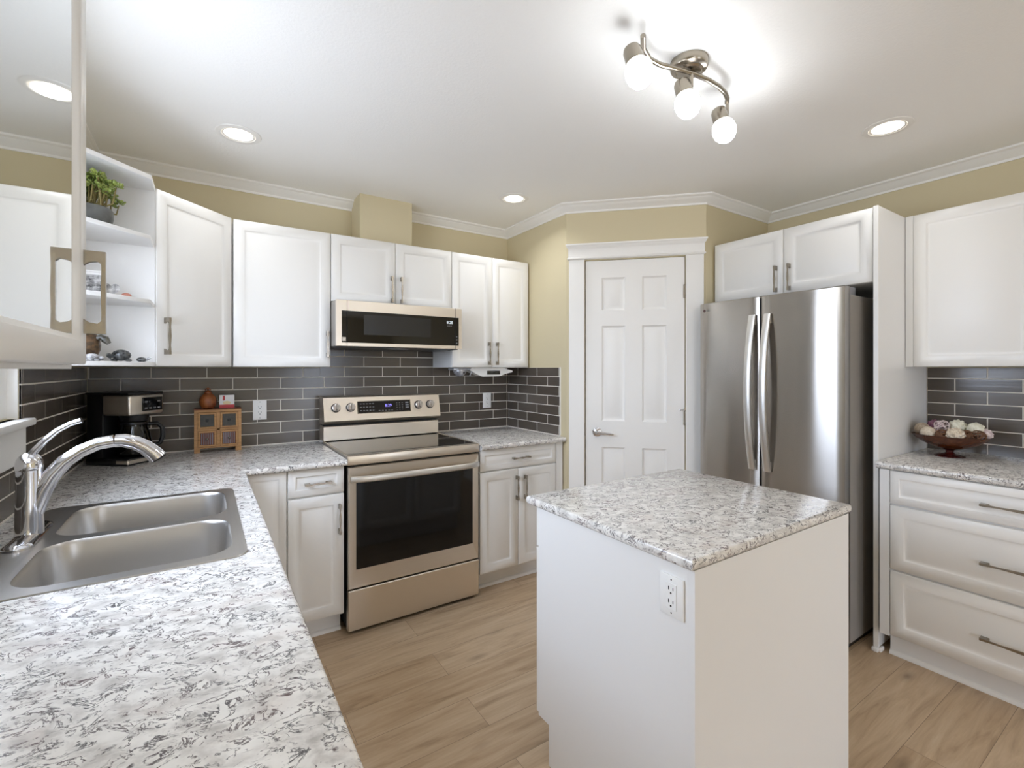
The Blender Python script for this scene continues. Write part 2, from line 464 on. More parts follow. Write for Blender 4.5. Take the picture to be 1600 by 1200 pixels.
# sink window: frame, glass, sill, apron
w1 = bpy.data.objects.new('window_1', None); COL.objects.link(w1); w1['kind'] = 'structure'; w1['label'] = 'window over the sink'
w1.location = (XL, (WY0 + WY1) / 2, WZ0)
hw = (WY1 - WY0) / 2; hh = WZ1 - WZ0
mb = MB()
for a, b, c, d in ((-hw, -hw + .04, 0, hh), (hw - .085, hw, 0, hh), (-hw + .0402, hw - .0852, 0, .07), (-hw + .0402, hw - .0852, hh - .04, hh), (-.02, .02, .0702, hh - .0402)):
    mb.box(-.075, -.025, a, b, c, d, .004, 1)
struct('window_frame', mb, M['trim'], w1)
struct('jamb_liner', MB().box(-.119, -.0005, hw - .004, hw - .0002, .0, hh).box(-.119, -.0005, -hw + .0002, -hw + .004, 0, hh).box(-.119, -.0005, -hw + .004, hw - .004, hh - .004, hh - .0002), M['trim'], w1)
struct('glass_pane', MB().box(-.052, -.048, -hw + .04, hw - .085, .07, hh - .04), M['window'], w1)
struct('window_sill', MB().prism([(-.024, -hw + .0045), (.0005, -hw + .0045), (.0005, -hw - .03), (.036, -hw - .03), (.036, hw + .036), (.0005, hw + .036), (.0005, hw - .0045), (-.024, hw - .0045)], -.024, 0, .005, 2), M['trim'], w1)
struct('apron', MB().box(.001, .016, -hw - .02, hw + .014, -.142, -.026, .003, 1), M['trim'], w1)
# unseen glazed doors behind the camera, added to let in ambient daylight
w2 = bpy.data.objects.new('added_window_2', None); COL.objects.link(w2); w2['kind'] = 'structure'; w2['label'] = 'added glazed doors behind the camera for ambient daylight'
w2.location = ((GX0 + GX1) / 2, YF, 0); hx = (GX1 - GX0) / 2
mb = MB()
for x0, x1, z0, z1 in ((-hx, -hx + .07, 0, GZ1), (hx - .07, hx, 0, GZ1), (-.05, .05, .0902, GZ1 - .0802), (-hx + .0702, hx - .0702, 0, .09), (-hx + .0702, hx - .0702, GZ1 - .08, GZ1)):
    mb.box(x0, x1, -.09, -.03, z0, z1, .004, 1)
struct('window_frame', mb, M['trim'], w2)
struct('glass_pane', MB().box(-hx + .07, hx - .07, -.062, -.058, .09, GZ1 - .08), M['window'], w2)
portal((XL - .125, (WY0 + WY1) / 2, (WZ0 + WZ1) / 2), (0, -pi / 2, 0), WZ1 - WZ0, WY1 - WY0)
portal(((GX0 + GX1) / 2, YF - .125, GZ1 / 2), (pi / 2, 0, 0), GX1 - GX0, GZ1)

w3 = bpy.data.objects.new('added_window_3', None); COL.objects.link(w3); w3['kind'] = 'structure'; w3['label'] = 'added tall windows on the unseen left wall for more daylight'  # unseen windows, added to bring more daylight in from the left
w3.location = (XL, (LY0 + LY1) / 2, 0); hy = (LY1 - LY0) / 2
mb = MB()
for a, b, c, d in ((-hy, -hy + .07, 0, 2.2), (hy - .07, hy, 0, 2.2), (-.04, .04, .0802, 2.1198), (-hy + .0702, hy - .0702, 0, .08), (-hy + .0702, hy - .0702, 2.12, 2.2)):
    mb.box(-.09, -.03, a, b, c, d, .004, 1)
struct('window_frame', mb, M['trim'], w3)
struct('glass_pane', MB().box(-.062, -.058, -hy + .07, hy - .07, .08, 2.12), M['window'], w3)
portal((XL - .125, (LY0 + LY1) / 2, 1.1), (0, -pi / 2, 0), 2.2, LY1 - LY0)
# pantry door
d1 = bpy.data.objects.new('door_1', None); COL.objects.link(d1); d1['kind'] = 'structure'
d1['label'] = 'white six-panel pantry door in the diagonal corner wall'
d1.location = (P0.x, P0.y, 0); d1.rotation_euler = (0, 0, -pi / 4)       # local x along the wall, -y into the room
def six_panel():
    mb = MB(); x0, x1, z0, z1 = DX0 + .004, DX1 - .004, .012, DZ1 - .003
    xs = [x0, .236, .388, .497, .652, x1]; zs = [z0, .235, .855, 1.030, 1.665, 1.768, 1.988, z1]
    y = .004
    for i in range(5):
        for j in range(7):
            a, b, c, d = xs[i], xs[i + 1], zs[j], zs[j + 1]
            if i in (1, 3) and j in (1, 3, 5):
                rg = [(0, 0), (.006, .009), (.012, .013), (.018, .013), (.042, .003)]
                lp = [[(a + k, y + e, c + k), (b - k, y + e, c + k), (b - k, y + e, d - k), (a + k, y + e, d - k)] for k, e in rg]
                rv = [[mb.v(p) for p in r] for r in lp]
                for p, q in zip(rv, rv[1:]):
                    for k in range(4): mb.face((p[k], p[(k + 1) % 4], q[(k + 1) % 4], q[k]))
                mb.face(rv[-1])
            else:
                mb.face([mb.v(p) for p in ((a, y, c), (b, y, c), (b, y, d), (a, y, d))])
    for p in (((x0, x0), 0), ((x1, x1), 0)):
        x = p[0][0]; mb.face([mb.v(q) for q in ((x, y, z0), (x, .04, z0), (x, .04, z1), (x, y, z1))])
    for z in (z0, z1): mb.face([mb.v(q) for q in ((x0, y, z), (x1, y, z), (x1, .04, z), (x0, .04, z))])
    mb.face([mb.v(q) for q in ((x0, .04, z0), (x1, .04, z0), (x1, .04, z1), (x0, .04, z1))])
    bmesh.ops.remove_doubles(mb.bm, verts=mb.bm.verts, dist=1e-5)
    return mb
struct('door_panel', six_panel(), M['trim'], d1)
ry = Matrix.Rotation(pi / 2, 3, 'X')
mb = MB(); mb.lathe([(.030, 0), (.030, .006), (.024, .010), (.012, .012), (.012, .045)], 20, (.205, .004, .955), rot=ry)
mb.tube([(.205, -.042, .955), (.225, -.046, .955), (.262, -.044, .951), (.300, -.040, .946), (.312, -.038, .945)], [.012, .012, .009, .007, .005], 10)
struct('door_handle', mb, M['chrome'], d1)
struct('strike_plate', MB().box(DX0 - .0015, DX0 + .003, .0, .003, .93, 1.01), M['nickel'], d1)
for z in (1.88, 1.06, .25):
    mb = MB(); mb.tube([(DX1 - .001, -.004, z - .045), (DX1 - .001, -.004, z + .045)], .0065, 10); mb.box(DX1 - .012, DX1 + .010, -.0005, .003, z - .044, z + .044)
    struct('hinge', mb, M['nickel'], d1)
mb = MB(); mb.tube([(DX1 - .03, -.012, 1.113), (DX1 + .03, -.012, 1.113)], .003, 8); mb.tube([(DX1 - .001, -.003, 1.12), (DX1 - .001, -.014, 1.12)], .008, 8)
mb.ball((DX1 - .033, -.012, 1.113), .005, n=8); mb.ball((DX1 + .033, -.012, 1.113), .005, n=8)
struct('hinge_stop', mb, M['chrome'], d1)
# casing
t3 = bpy.data.objects.new('trim_3', None); COL.objects.link(t3); t3['kind'] = 'structure'; t3['label'] = 'white door casing with moulded head'
t3.location = (P0.x, P0.y, 0); t3.rotation_euler = (0, 0, -pi / 4)
mb = MB(); mb.box(.018, DX0 - .002, -.02, -.0005, 0, 2.112, .003, 1); mb.box(DX1 + .002, .876, -.02, -.0005, 0, 2.112, .003, 1)
struct('door_casing', mb, M['trim'], t3)
mb = MB(); prof = [(0, 2.112), (-.026, 2.112), (-.030, 2.118), (-.026, 2.124), (-.021, 2.128), (-.021, 2.178), (-.024, 2.184), (-.032, 2.190), (-.036, 2.200), (-.042, 2.204), (-.042, 2.214), (0, 2.214)]
ex = [0, .006, .010, .006, .002, .002, .004, .010, .014, .018, .018, 0]
mb.loft([[(.016 - e, y - .0005, z) for (y, z), e in zip(prof, ex)], [(.878 + e, y - .0005, z) for (y, z), e in zip(prof, ex)]])
struct('head_casing', mb, M['trim'], t3)

# ================================================================== TILE BACKSPLASHES
TL, TH, TZ, GR = .2545, .0677, .918, .0048
def tiles(label, m, u0, u1, phase_even, holes=(), zmax=1.392, zmin=.9):
    """m maps local (u, out, z) to the world; even rows (k=6,4,..) start a joint at phase_even, odd rows half a tile over"""
    root = thing('tile_backsplash', label, 'backsplash', m.to_translation(), 0)
    lm = Matrix.Translation(-m.to_translation()) @ m
    g = MB(lm); t = MB(lm)
    for k in range(0, 10):
        z0, z1 = TZ + k * TH + GR / 2, TZ + (k + 1) * TH - GR / 2
        ph = phase_even if k % 2 == 0 else phase_even + TL / 2
        n0 = math.floor((u0 - ph) / TL) - 1
        while ph + n0 * TL < u1:
            a, b = ph + n0 * TL + GR / 2, ph + (n0 + 1) * TL - GR / 2; n0 += 1
            zt = zmax if not holes else None
            spans = [(max(a, u0 + .001), min(b, u1 - .001), z0, min(z1, zmax - .001))]
            for (h0, h1, hz0, hz1) in holes:
                ns = []
                for (p, q, r, s_) in spans:
                    if q <= h0 or p >= h1 or s_ <= hz0 or r >= hz1: ns.append((p, q, r, s_)); continue
                    if p < h0: ns.append((p, h0, r, s_))
                    if q > h1: ns.append((h1, q, r, s_))
                    pp, qq = max(p, h0), min(q, h1)
                    if r < hz0: ns.append((pp, qq, r, hz0))
                    if s_ > hz1: ns.append((pp, qq, hz1, s_))
                spans = ns
            for (p, q, r, s_) in spans:
                if q - p < .006 or s_ - r < .006: continue
                c = .0009
                t.loft([[(p, .0015, r), (q, .0015, r), (q, .0015, s_), (p, .0015, s_)], [(p, .0062, r), (q, .0062, r), (q, .0062, s_), (p, .0062, s_)],
                        [(p + c, .0075, r + c), (q - c, .0075, r + c), (q - c, .0075, s_ - c), (p + c, .0075, s_ - c)]])
    rects = [(u0, u1, zmin, zmax)]
    for (h0, h1, hz0, hz1) in holes:
        ns = []
        for (p, q, r, s_) in rects:
            if q <= h0 or p >= h1 or s_ <= hz0 or r >= hz1: ns.append((p, q, r, s_)); continue
            if p < h0: ns.append((p, h0, r, s_))
            if q > h1: ns.append((h1, q, r, s_))
            pp, qq = max(p, h0), min(q, h1)
            if r < hz0: ns.append((pp, qq, r, hz0))
            if s_ > hz1: ns.append((pp, qq, hz1, s_))
        rects = ns
    for (p, q, r, s_) in rects: g.box(p, q, .0004, .0064, r, s_)
    g.build('grout', M['grout'], root, 'pale grout'); t.build('tiles', M['tile'], root)
    return root
# back wall: u = x, out = -y
def mapm(o, ux, out): return Matrix(((ux[0], out[0], 0, o[0]), (ux[1], out[1], 0, o[1]), (0, 0, 1, 0), (0, 0, 0, 1)))
tiles('grey glazed subway tile backsplash on the long back wall behind the range', mapm((0, YB), (1, 0), (0, -1)), XL + .009, 2.049, .0112, holes=((XL, .6215, 1.384, 1.7), (1.4045, 2.2, 1.384, 1.7)), zmax=1.525)
tiles('grey glazed subway tile backsplash on the left wall beside the window', mapm((XL, 0), (0, 1), (1, 0)), .2, 3.2098, 2.2, holes=((0, 2.182, 1.069, 1.7), (0, 1.15, 1.0, 1.7)), zmax=1.384)
mb_ = tiles('narrow grey tile backsplash on the short wall left of the pantry door', mapm((P0.x, 0), (0, 1), (-1, 0)), 2.537, 3.2098, 3.056, zmax=1.388)
MB(Matrix.Translation((0, 0, 0))).box(-.009, -.0005, 2.531, 2.5375, .92, 1.39).build('edge_strip', M['trim'], mb_)
tiles('grey glazed subway tile backsplash on the right wall above the drawers', mapm((XR, 0), (0, 1), (-1, 0)), -.6, .939, .696, zmax=1.384)

# ================================================================== COUNTERTOPS
def slab(name, label, xs, ys, skip, z0, z1, fx, fy, r=.011):
    """cells of a grid, extruded; edges on the listed front lines are rounded"""
    t = bmesh.new(); vd = {}
    def gv(x, y):
        k = (round(x, 5), round(y, 5))
        if k not in vd: vd[k] = t.verts.new((x, y, z0))
        return vd[k]
    fs = []
    for i in range(len(xs) - 1):
        for j in range(len(ys) - 1):
            if (i, j) in skip: continue
            fs.append(t.faces.new((gv(xs[i], ys[j]), gv(xs[i + 1], ys[j]), gv(xs[i + 1], ys[j + 1]), gv(xs[i], ys[j + 1]))))
    e = bmesh.ops.extrude_face_region(t, geom=fs)
    for q in e['geom']:
        if isinstance(q, bmesh.types.BMVert): q.co.z = z1
    bmesh.ops.recalc_face_normals(t, faces=t.faces)
    bmesh.ops.dissolve_limit(t, angle_limit=.01, verts=t.verts, edges=t.edges)
    def on(v):
        return any(abs(v.co.x - x) < 1e-4 and a - 1e-4 <= v.co.y <= b + 1e-4 for x, a, b in fx) or any(abs(v.co.y - y) < 1e-4 and a - 1e-4 <= v.co.x <= b + 1e-4 for y, a, b in fy)
    sel = []
    for ed in t.edges:
        a, b = ed.verts
        if abs(a.co.z - b.co.z) > 1e-4: continue
        mid = (a.co + b.co) / 2
        okx = any(abs(a.co.x - x) < 1e-4 and abs(b.co.x - x) < 1e-4 and p - 1e-4 <= mid.y <= q + 1e-4 for x, p, q in fx)
        oky = any(abs(a.co.y - y) < 1e-4 and abs(b.co.y - y) < 1e-4 and p - 1e-4 <= mid.x <= q + 1e-4 for y, p, q in fy)
        if (okx or oky) and len(ed.link_faces) == 2 and ed.calc_face_angle(0) > 1: sel.append(ed)
    bmesh.ops.bevel(t, geom=sel, offset=r, segments=3, profile=.5, affect='EDGES')
    mb = MB(); mb.merge(t)
    return tag(mb.build(name, M['granite']), label, 'countertop')
SX0, SX1, SY0, SY1 = -.42, .078, 1.345, 2.106
CF = 2.467; CE = .157; CT = .9140; CB = .883
slab('countertop', 'long L-shaped speckled granite-look countertop around the sink', [XL + .008, SX0, SX1, CE, .611], [-.5, SY0, SY1, CF, YB - .008],
     {(1, 1), (3, 0), (3, 1), (3, 2)}, CB, CT, [(CE, -.5, CF), ], [(CF, CE, .611)])
slab('countertop', 'short speckled countertop between the range and the pantry wall', [1.397, 2.0505], [CF, YB - .008], set(), CB, CT, [], [(CF, 1.397, 2.0505)])
slab('countertop', 'speckled countertop on the right drawer base, under the wooden bowl', [2.705, XR - .008], [-.45, .9395], set(), .901, .932, [(2.705, -.45, .9395)], [])
slab('countertop', 'square speckled countertop on the kitchen island', [.985, 1.852], [.712, 1.412], set(), CB, CT, [(.985, .712, 1.412), (1.852, .712, 1.412)], [(.712, .985, 1.852), (1.412, .985, 1.852)])

# ================================================================== BASE CABINETS
def toe(root, x0, x1, yk, depth):
    mb = MB(); mb.box(x0, x1, yk, yk + .016, 0, .108); mb.build('toe_kick', M['side'], root)
    mb = MB(); mb.loft([[(x, yk - .0005 - a, b) for a, b in ((0, 0), (.016, 0), (.016, .006), (.012, .014), (.006, .018), (0, .019))] for x in (x0, x1)])
    mb.build('shoe_moulding', M['trim'], root)
# cabinet left of the range
DY = .033     # doors sit this far behind the counter edge
def body(root, x0, x1, y0, y1, z0, z1, name='carcass', mat=None):
    return MB().box(x0, x1, y0, y1, z0, z1, .0008, 1).build(name, mat or M['side'], root)
b = thing('base_cabinet', 'white base cabinet with one drawer left of the range', 'cabinet', (.335, 2.50, 0))
body(b, 0, .268, .0205, .70, .11, .881)
front('drawer', b, .003, .266, .7465, .8785, 0, SMALLR); front('door', b, .003, .266, .124, .7370, 0)
pull([c for c in b.children if c.name.startswith('drawer')][0], .139, .807, 0, .125, False)
pull([c for c in b.children if c.name.startswith('door')][0], .242, .612, 0, .152, True)
toe(b, 0, .268, .094, .6)
b = thing('base_cabinet', 'white blind corner base panel meeting the sink counter', 'cabinet', (.158, 2.50, 0))
body(b, -.62, .175, .0205, .70, .11, .881)
front('door', b, .0, .174, .124, .8785, 0, [(0, .019), (0, .003), (.003, 0), (.030, 0), (.034, .0045), (.040, .006), (.046, .0055), (.058, .0012)])
toe(b, -.0, .175, .094, .6)
# sink run below the long counter, fronts face +x
s_ = thing('base_cabinet', 'white sink base cabinet under the long left counter', 'cabinet', (.122, -.45, 0), pi / 2)
body(s_, 0, 1.785, .0205, .60, .11, .72); body(s_, 0, 1.785, .0205, .04, .72, .881, 'face_frame'); body(s_, 0, .02, .04, .6, .72, .881, 'end_panel'); body(s_, 2.60, 2.92, .0205, .6, .11, .881, 'corner_carcass'); body(s_, 1.785, 2.60, .0205, .6, .11, .70)
x = .003
for k in range(6):
    d = front('door', s_, x, x + .480, .124, .735, 0); pull(d, x + (.45 if k % 2 == 0 else .03), .63, 0)
    front('drawer_front', s_, x, x + .480, .745, .878, 0, SMALLR); x += .4855
toe(s_, 0, 2.92, .094, .5)
# right of the range
b = thing('base_cabinet', 'white two-door base cabinet right of the range with one wide drawer', 'cabinet', (1.399, 2.50, 0))
body(b, 0, .650, .0205, .70, .11, .881)
dr = front('drawer', b, .002, .590, .7490, .8785, 0, SMALLR); pull(dr, .299, .8115, 0, .13, False)
d = front('door', b, .002, .281, .124, .7400, 0); pull(d, .267, .621, 0)
d = front('door', b, .285, .590, .124, .7400, 0); pull(d, .332, .618, 0)
body(b, .594, .650, .003, .0200, .11, .8785, 'filler_strip'); toe(b, 0, .650, .094, .6)
# right wall drawer base, fronts face -x
b = thing('drawer_base', 'white base cabinet with three wide drawers on the right wall', 'cabinet', (2.715, .928, 0), -pi / 2)
body(b, 0, 1.33, .0205, .69, .11, .899)
body(b, .001, .039, .003, .0200, .11, .8985, 'filler_strip')
for z0, z1, rg in ((.742, .8965, SMALLR), (.433, .733, RAISED), (.120, .424, RAISED)):
    d = front('drawer', b, .042, .912, z0, z1, 0, rg); pull(d, .477, (z0 + z1) / 2 + (-.006 if z1 > .8 else -.014), 0, .245, False)
    d = front('drawer', b, .916, 1.33, z0, z1, 0, rg); pull(d, 1.12, (z0 + z1) / 2 - .01, 0, .2, False)
toe(b, .020, 1.33, .076, .6)
# tall panel right of the fridge
t = thing('fridge_end_panel', 'tall white end panel between the refrigerator and the drawers', 'panel', (2.745, .942, 0))
mb = MB(); mb.box(.012, .665, 0, .020, .02, 2.174, .0008, 1); mb.build('panel', M['side'], t)
MB().box(0, .0125, -.0005, .0205, 0, 2.175, .001, 1).build('edge_band', M['cab'], t)
mb = MB(); mb.box(-.016, .0, -.004, .024, 0, .020, .004, 2); mb.box(0, .04, -.012, -.001, 0, .02, .003, 2); mb.build('shoe_moulding', M['trim'], t)

# island
b = thing('kitchen_island', 'white square kitchen island base with an outlet in its left side', 'island', (1.0, .716, 0))
def side_panel(x0, x1):
    m = Matrix(((0, 0, 1, 0), (1, 0, 0, 0), (0, 1, 0, 0), (0, 0, 0, 1)))
    q = MB(m); q.prism([(0.0205, 0), (.580, 0), (.580, .140), (.640, .140), (.640, .8825), (.0205, .8825)], x0, x1); return q
side_panel(0, .016).build('side_panel', M['side'], b); side_panel(.824, .84).build('side_panel', M['side'], b)
MB().box(0, .84, 0, .0204, 0, .8825).build('back_panel', M['side'], b)
MB().box(.0165, .8235, .021, .618, .14, .8825).build('carcass', M['side'], b)
MB().box(.0165, .8235, .562, .578, 0, .139).build('toe_kick', M['side'], b)
for k in range(2):
    x0 = .004 + k * .418
    m = Matrix.Translation((.84, .660, 0)) @ Matrix.Rotation(pi, 4, 'Z')
    d = raised(MB(m), x0, x0 + .414, .146, .735, 0).build('door', M['cab'], b, smooth=.9)
    f = raised(MB(m), x0, x0 + .414, .741, .878, 0, SMALLR).build('drawer', M['cab'], b, smooth=.9)
    xx = .84 - (x0 + (.38 if k == 0 else .034))
    q = MB(); q.box(xx - .006, xx + .006, .684, .690, .55, .70, .002, 1); q.box(xx - .005, xx + .005, .660, .684, .555, .565); q.box(xx - .005, xx + .005, .660, .684, .685, .695); q.build('handle', M['nickel'], d)

# ================================================================== WALL CABINETS
ZT, ZB = 2.174, 1.388
UY = 2.894
def upper(label, loc, rz, w, doors, z0=ZB, z1=ZT, depth=.322, hx=None, hz=None, hl=.152, extra=None, cat='cabinet'):
    b = thing('wall_cabinet', label, cat, loc, rz)
    body(b, 0, w, .0205, depth, z0, z1)
    for i, (x0, x1, hxx) in enumerate(doors):
        d = front('door', b, x0, x1, z0 + .001, z1 - .001, 0)
        if hxx is not None: pull(d, hxx, hz if hz else z0 + .125, 0, hl)
    return b
upper('white single-door wall cabinet left of the microwave cabinet', (.126, UY, 0), 0, .494, [(.002, .492, .473)], hz=1.521)
upper('short white two-door cabinet above the microwave', (.6215, UY, 0), 0, .7820, [(.002, .3885, .3625), (.3925, .780, .424)], z0=1.776, hz=1.876, hl=.165)
b = upper('white two-door wall cabinet right of the microwave', (1.405, UY, 0), 0, .642, [(.002, .317, .285), (.320, .632, .352)], hz=1.487, hl=.16)
# diagonal corner cabinet
b = thing('corner_cabinet', 'white diagonal corner wall cabinet beside the open shelves', 'cabinet', (-.180, 2.590, 0), pi / 4)
L_ = math.hypot(.304, .304)
inv = Matrix.Rotation(-pi / 4, 4, 'Z') @ Matrix.Translation((.180, -2.590, 0))
q = MB(inv); e_ = .0146
q.prism([(-.180 - e_, 2.590 + e_ + .0005), (.124 - e_, 2.894 + e_ - .0005), (.124 - e_, 3.215), (XL + .003, 3.215), (XL + .003, 2.592), (-.1826, 2.592)], ZB, ZT); q.build('carcass', M['side'], b)
d = front('door', b, .004, L_ - .004, ZB + .001, ZT - .001, 0); pull(d, .044, 1.524, 0, .165)
# open end shelves towards the window
b = thing('end_shelf_unit', 'white open corner end shelves between the window and corner cabinet', 'shelf', (XL, 2.2, 0))
pl = [(.003, .388), (.330, .388), (.330, .236), (.100, .0), (.003, .0)]
MB().prism(pl, ZT - .018, ZT, .001, 1).build('top_board', M['side'], b)
for z in (1.909, 1.645): MB().prism([(.003, .3860), (.326, .3860), (.326, .233), (.098, .003), (.003, .003)], z, z + .017, .002, 1).build('shelf_board', M['side'], b)
MB().prism(pl, ZB, ZB + .017, .001, 1).build('bottom_board', M['side'], b)
MB().box(.003, .015, .0, .387, ZB + .0175, ZT - .0185).build('back_panel', M['side'], b)
# glass door cabinet near the camera on the left wall (front faces +x)
b = thing('wall_cabinet', 'white wall cabinet with a reflective glass door at the near left', 'cabinet', (-.180, .50, 0), pi / 2)
zb, zt = 1.375, ZT; wd = .642
mb = MB(); mb.box(0, .016, .0205, .331, zb, zt); mb.box(wd - .016, wd, .0205, .331, zb, zt); mb.box(.0165, wd - .0165, .0205, .331, zb, zb + .016); mb.box(.0165, wd - .0165, .0205, .331, zt - .016, zt); mb.box(.0165, wd - .0165, .318, .331, zb + .0165, zt - .0165)
mb.build('carcass', M['side'], b)
dx0, dx1, dz0, dz1 = .002, wd - .002, zb + .008, zt - .002
m_ = Matrix.Identity(4)
fr = MB()
ringsf = [(0, 0, .019), (0, 0, .003), (.003, .003, 0), (.044, .041, 0), (.047, .0425, .002), (.071, .049, .005), (.075, .050, .0065)]
lp = [[(dx0 + i, d_, dz0 + j), (dx1 - i, d_, dz0 + j), (dx1 - i, d_, dz1 - j), (dx0 + i, d_, dz1 - j)] for i, j, d_ in ringsf]
lp.append([(dx0 + .075, .019, dz0 + .050), (dx1 - .075, .019, dz0 + .050), (dx1 - .075, .019, dz1 - .050), (dx0 + .075, .019, dz1 - .050)])
lp.append(lp[0]); fr.loft(lp, cap=False); bmesh.ops.remove_doubles(fr.bm, verts=fr.bm.verts, dist=1e-6)
dfr = fr.build('door', M['cab'], b, smooth=.9)
MB().box(dx0 + .074, dx1 - .074, .0062, .0102, dz0 + .049, dz1 - .049).build('glass_pane', M['mirror'], dfr, 'mirror-like glass pane')
pull(dfr, .618, 1.512, 0, .148)
# above the fridge (front faces -x)
b = upper('shallow white two-door cabinet above the refrigerator', (2.757, 1.829, 0), -pi / 2, .862, [(.002, .4305, .394), (.4345, .860, .468)], z0=1.806, depth=.655, hz=1.894, hl=.15)
b = upper('large white wall cabinet on the right wall above the wooden bowl', (3.082, .9395, 0), -pi / 2, 1.3, [(.034, .482, None), (.486, .93, None), (.934, 1.298, None)], depth=.333)
body(b, .0, .0325, .003, .0200, ZB, ZT, 'filler_strip')

# ================================================================== RANGE
rg = thing('range', 'stainless steel freestanding electric range with black glass oven door', 'range', (.615, 2.491, 0))
RW = .776; h = RW
MB().box(.004, RW - .004, .03, .70, .03, .905).build('body', M['gap'], rg)
mb = MB(); mb.box(0, RW, -.002, .045, .876, .926, .006, 2); mb.box(0, .012, .04, .60, .905, .926, .002, 1); mb.box(RW - .012, RW, .04, .60, .905, .926, .002, 1); mb.build('cooktop_frame', M['steel'], rg)
MB().box(.0125, RW - .0125, .0455, .598, .906, .9245, .001, 1).build('cooktop', M['cook'], rg)
# door with mitred steel frame and sunk black glass
dz0, dz1 = .236, .868
dr = MB()
gx0, gx1, gz0, gz1 = .046, RW - .042, .330, .783
lp = [[(.004, .045, dz0), (RW - .004, .045, dz0), (RW - .004, .045, dz1), (.004, .045, dz1)],
      [(.004, .004, dz0), (RW - .004, .004, dz0), (RW - .004, .004, dz1), (.004, .004, dz1)],
      [(.010, -.006, dz0 + .004), (RW - .010, -.006, dz0 + .004), (RW - .010, -.006, dz1 - .004), (.010, -.006, dz1 - .004)],
      [(gx0, .004, gz0), (gx1, .004, gz0), (gx1, .004, gz1), (gx0, .004, gz1)],
      [(gx0, .012, gz0), (gx1, .012, gz0), (gx1, .012, gz1), (gx0, .012, gz1)]]
dr.loft(lp); door = dr.build('oven_door', M['steel'], rg, smooth=.3)
MB().box(gx0 + .0005, gx1 - .0005, .0045, .0115, gz0 + .0005, gz1 - .0005).build('glass', M['blackglass'], door, 'black glass')
# wide bowed handle
mb = MB(); n = 16; rings = []
for i in range(n + 1):
    u = i / n; x = .012 + (RW - .024) * u; o = -.012 - .034 * (1 - (2 * u - 1) ** 4) ** .5
    z = .806
    rings.append([(x, o, z - .017), (x, o - .010, z - .012), (x, o - .013, z), (x, o - .010, z + .012), (x, o, z + .017), (x, o + .008, z)])
mb.loft(rings); mb.build('handle', M['satin'], door)
MB().box(.004, RW - .004, -.004, .04, .018, .228, .004, 1).build('drawer', M['steel'], rg)
MB().box(.02, RW - .02, .03, .6, .0, .02).build('foot_rail', M['black'], rg)
# back guard
m = Matrix.Identity(4)
mb = MB(); mb.box(.0, RW - .004, .585, .70, .927, 1.018, .003, 1); mb.build('riser', M['steel'], rg)
mb = MB(); x0, x1 = .0, RW - .004
q = [(.560, 1.046), (.557, 1.052), (.592, 1.196), (.602, 1.202), (.70, 1.202), (.70, 1.030), (.60, 1.030)]
mb.loft([[(x0, y, z) for y, z in q], [(x1 + .004, y, z) for y, z in q]]); cpn = mb.build('control_panel', M['steel'], rg, smooth=.3)
MB().box(.01, RW - .014, .60, .70, 1.0185, 1.0295).build('vent_gap', M['gap'], rg)
ang = math.atan2(.035, .144)        # lean of the panel face
def onpanel(x, z): return Vector((x, .557 + (z - 1.052) * .035 / .144, z))
pm = Matrix.Translation(onpanel(.385, 1.131)) @ Matrix.Rotation(-ang, 4, 'X')
MB(pm).box(-.182, .178, -.0022, .004, -.043, .040, .001, 1).build('bezel', M['nickel'], cpn)
dsp = MB(pm).box(-.178, .174, -.0030, .004, -.039, .036, .001, 1).build('display', M['blackglass'], cpn)
rt = (pi / 2 - ang, 0, 0)
def pt(x, z): return pm @ Vector((x, -.0034, z))
text_mesh('8:29', .026, M['ledv'], 'clock_digits', cpn, pt(.022, .004), rt, .0002)
bt_ = [(-.165 + i * .020, -.153 + i * .020, -.026 + j * .022, -.021 + j * .022) for i in range(5) for j in range(3)]
bt_ += [(.076 + i * .019, .084 + i * .019, -.028 + j * .015, -.024 + j * .015) for i in range(3) for j in range(4)]
bt_ += [(-.045 + i * .021, -.033 + i * .021, -.030, -.026) for i in range(5)]
bt_ += [(.140, .162, -.018 + j * .016, -.008 + j * .016) for j in range(3)]
for a, b2_, c, d in bt_: MB(pm).box(a, b2_, -.0036, -.0030, c, d).build('button', M['legend'], cpn)
for kx in (.072, .162, .618, .702):
    p = onpanel(kx, 1.132); rot = (Matrix.Rotation(-ang, 3, 'X') @ Matrix.Rotation(pi / 2, 3, 'X'))
    kb = MB().lathe([(.0285, 0), (.0285, .006), (.0255, .008), (.0255, .012)], 24, p, rot=rot).build('knob', M['black'], cpn)
    mb = MB().lathe([(.0245, .0122), (.0235, .030), (.0215, .034), (.002, .035)], 24, p, rot=rot)
    mb.build('knob_cap', M['chrome'], kb)
    q = rot @ Vector((0, .010, .038)); 
    MB(Matrix.Translation(p + rot @ Vector((0, 0, .0352))) @ rot.to_4x4()).box(-.005, .005, -.021, .021, 0, .010, .002, 1).build('grip', M['chrome'], kb)

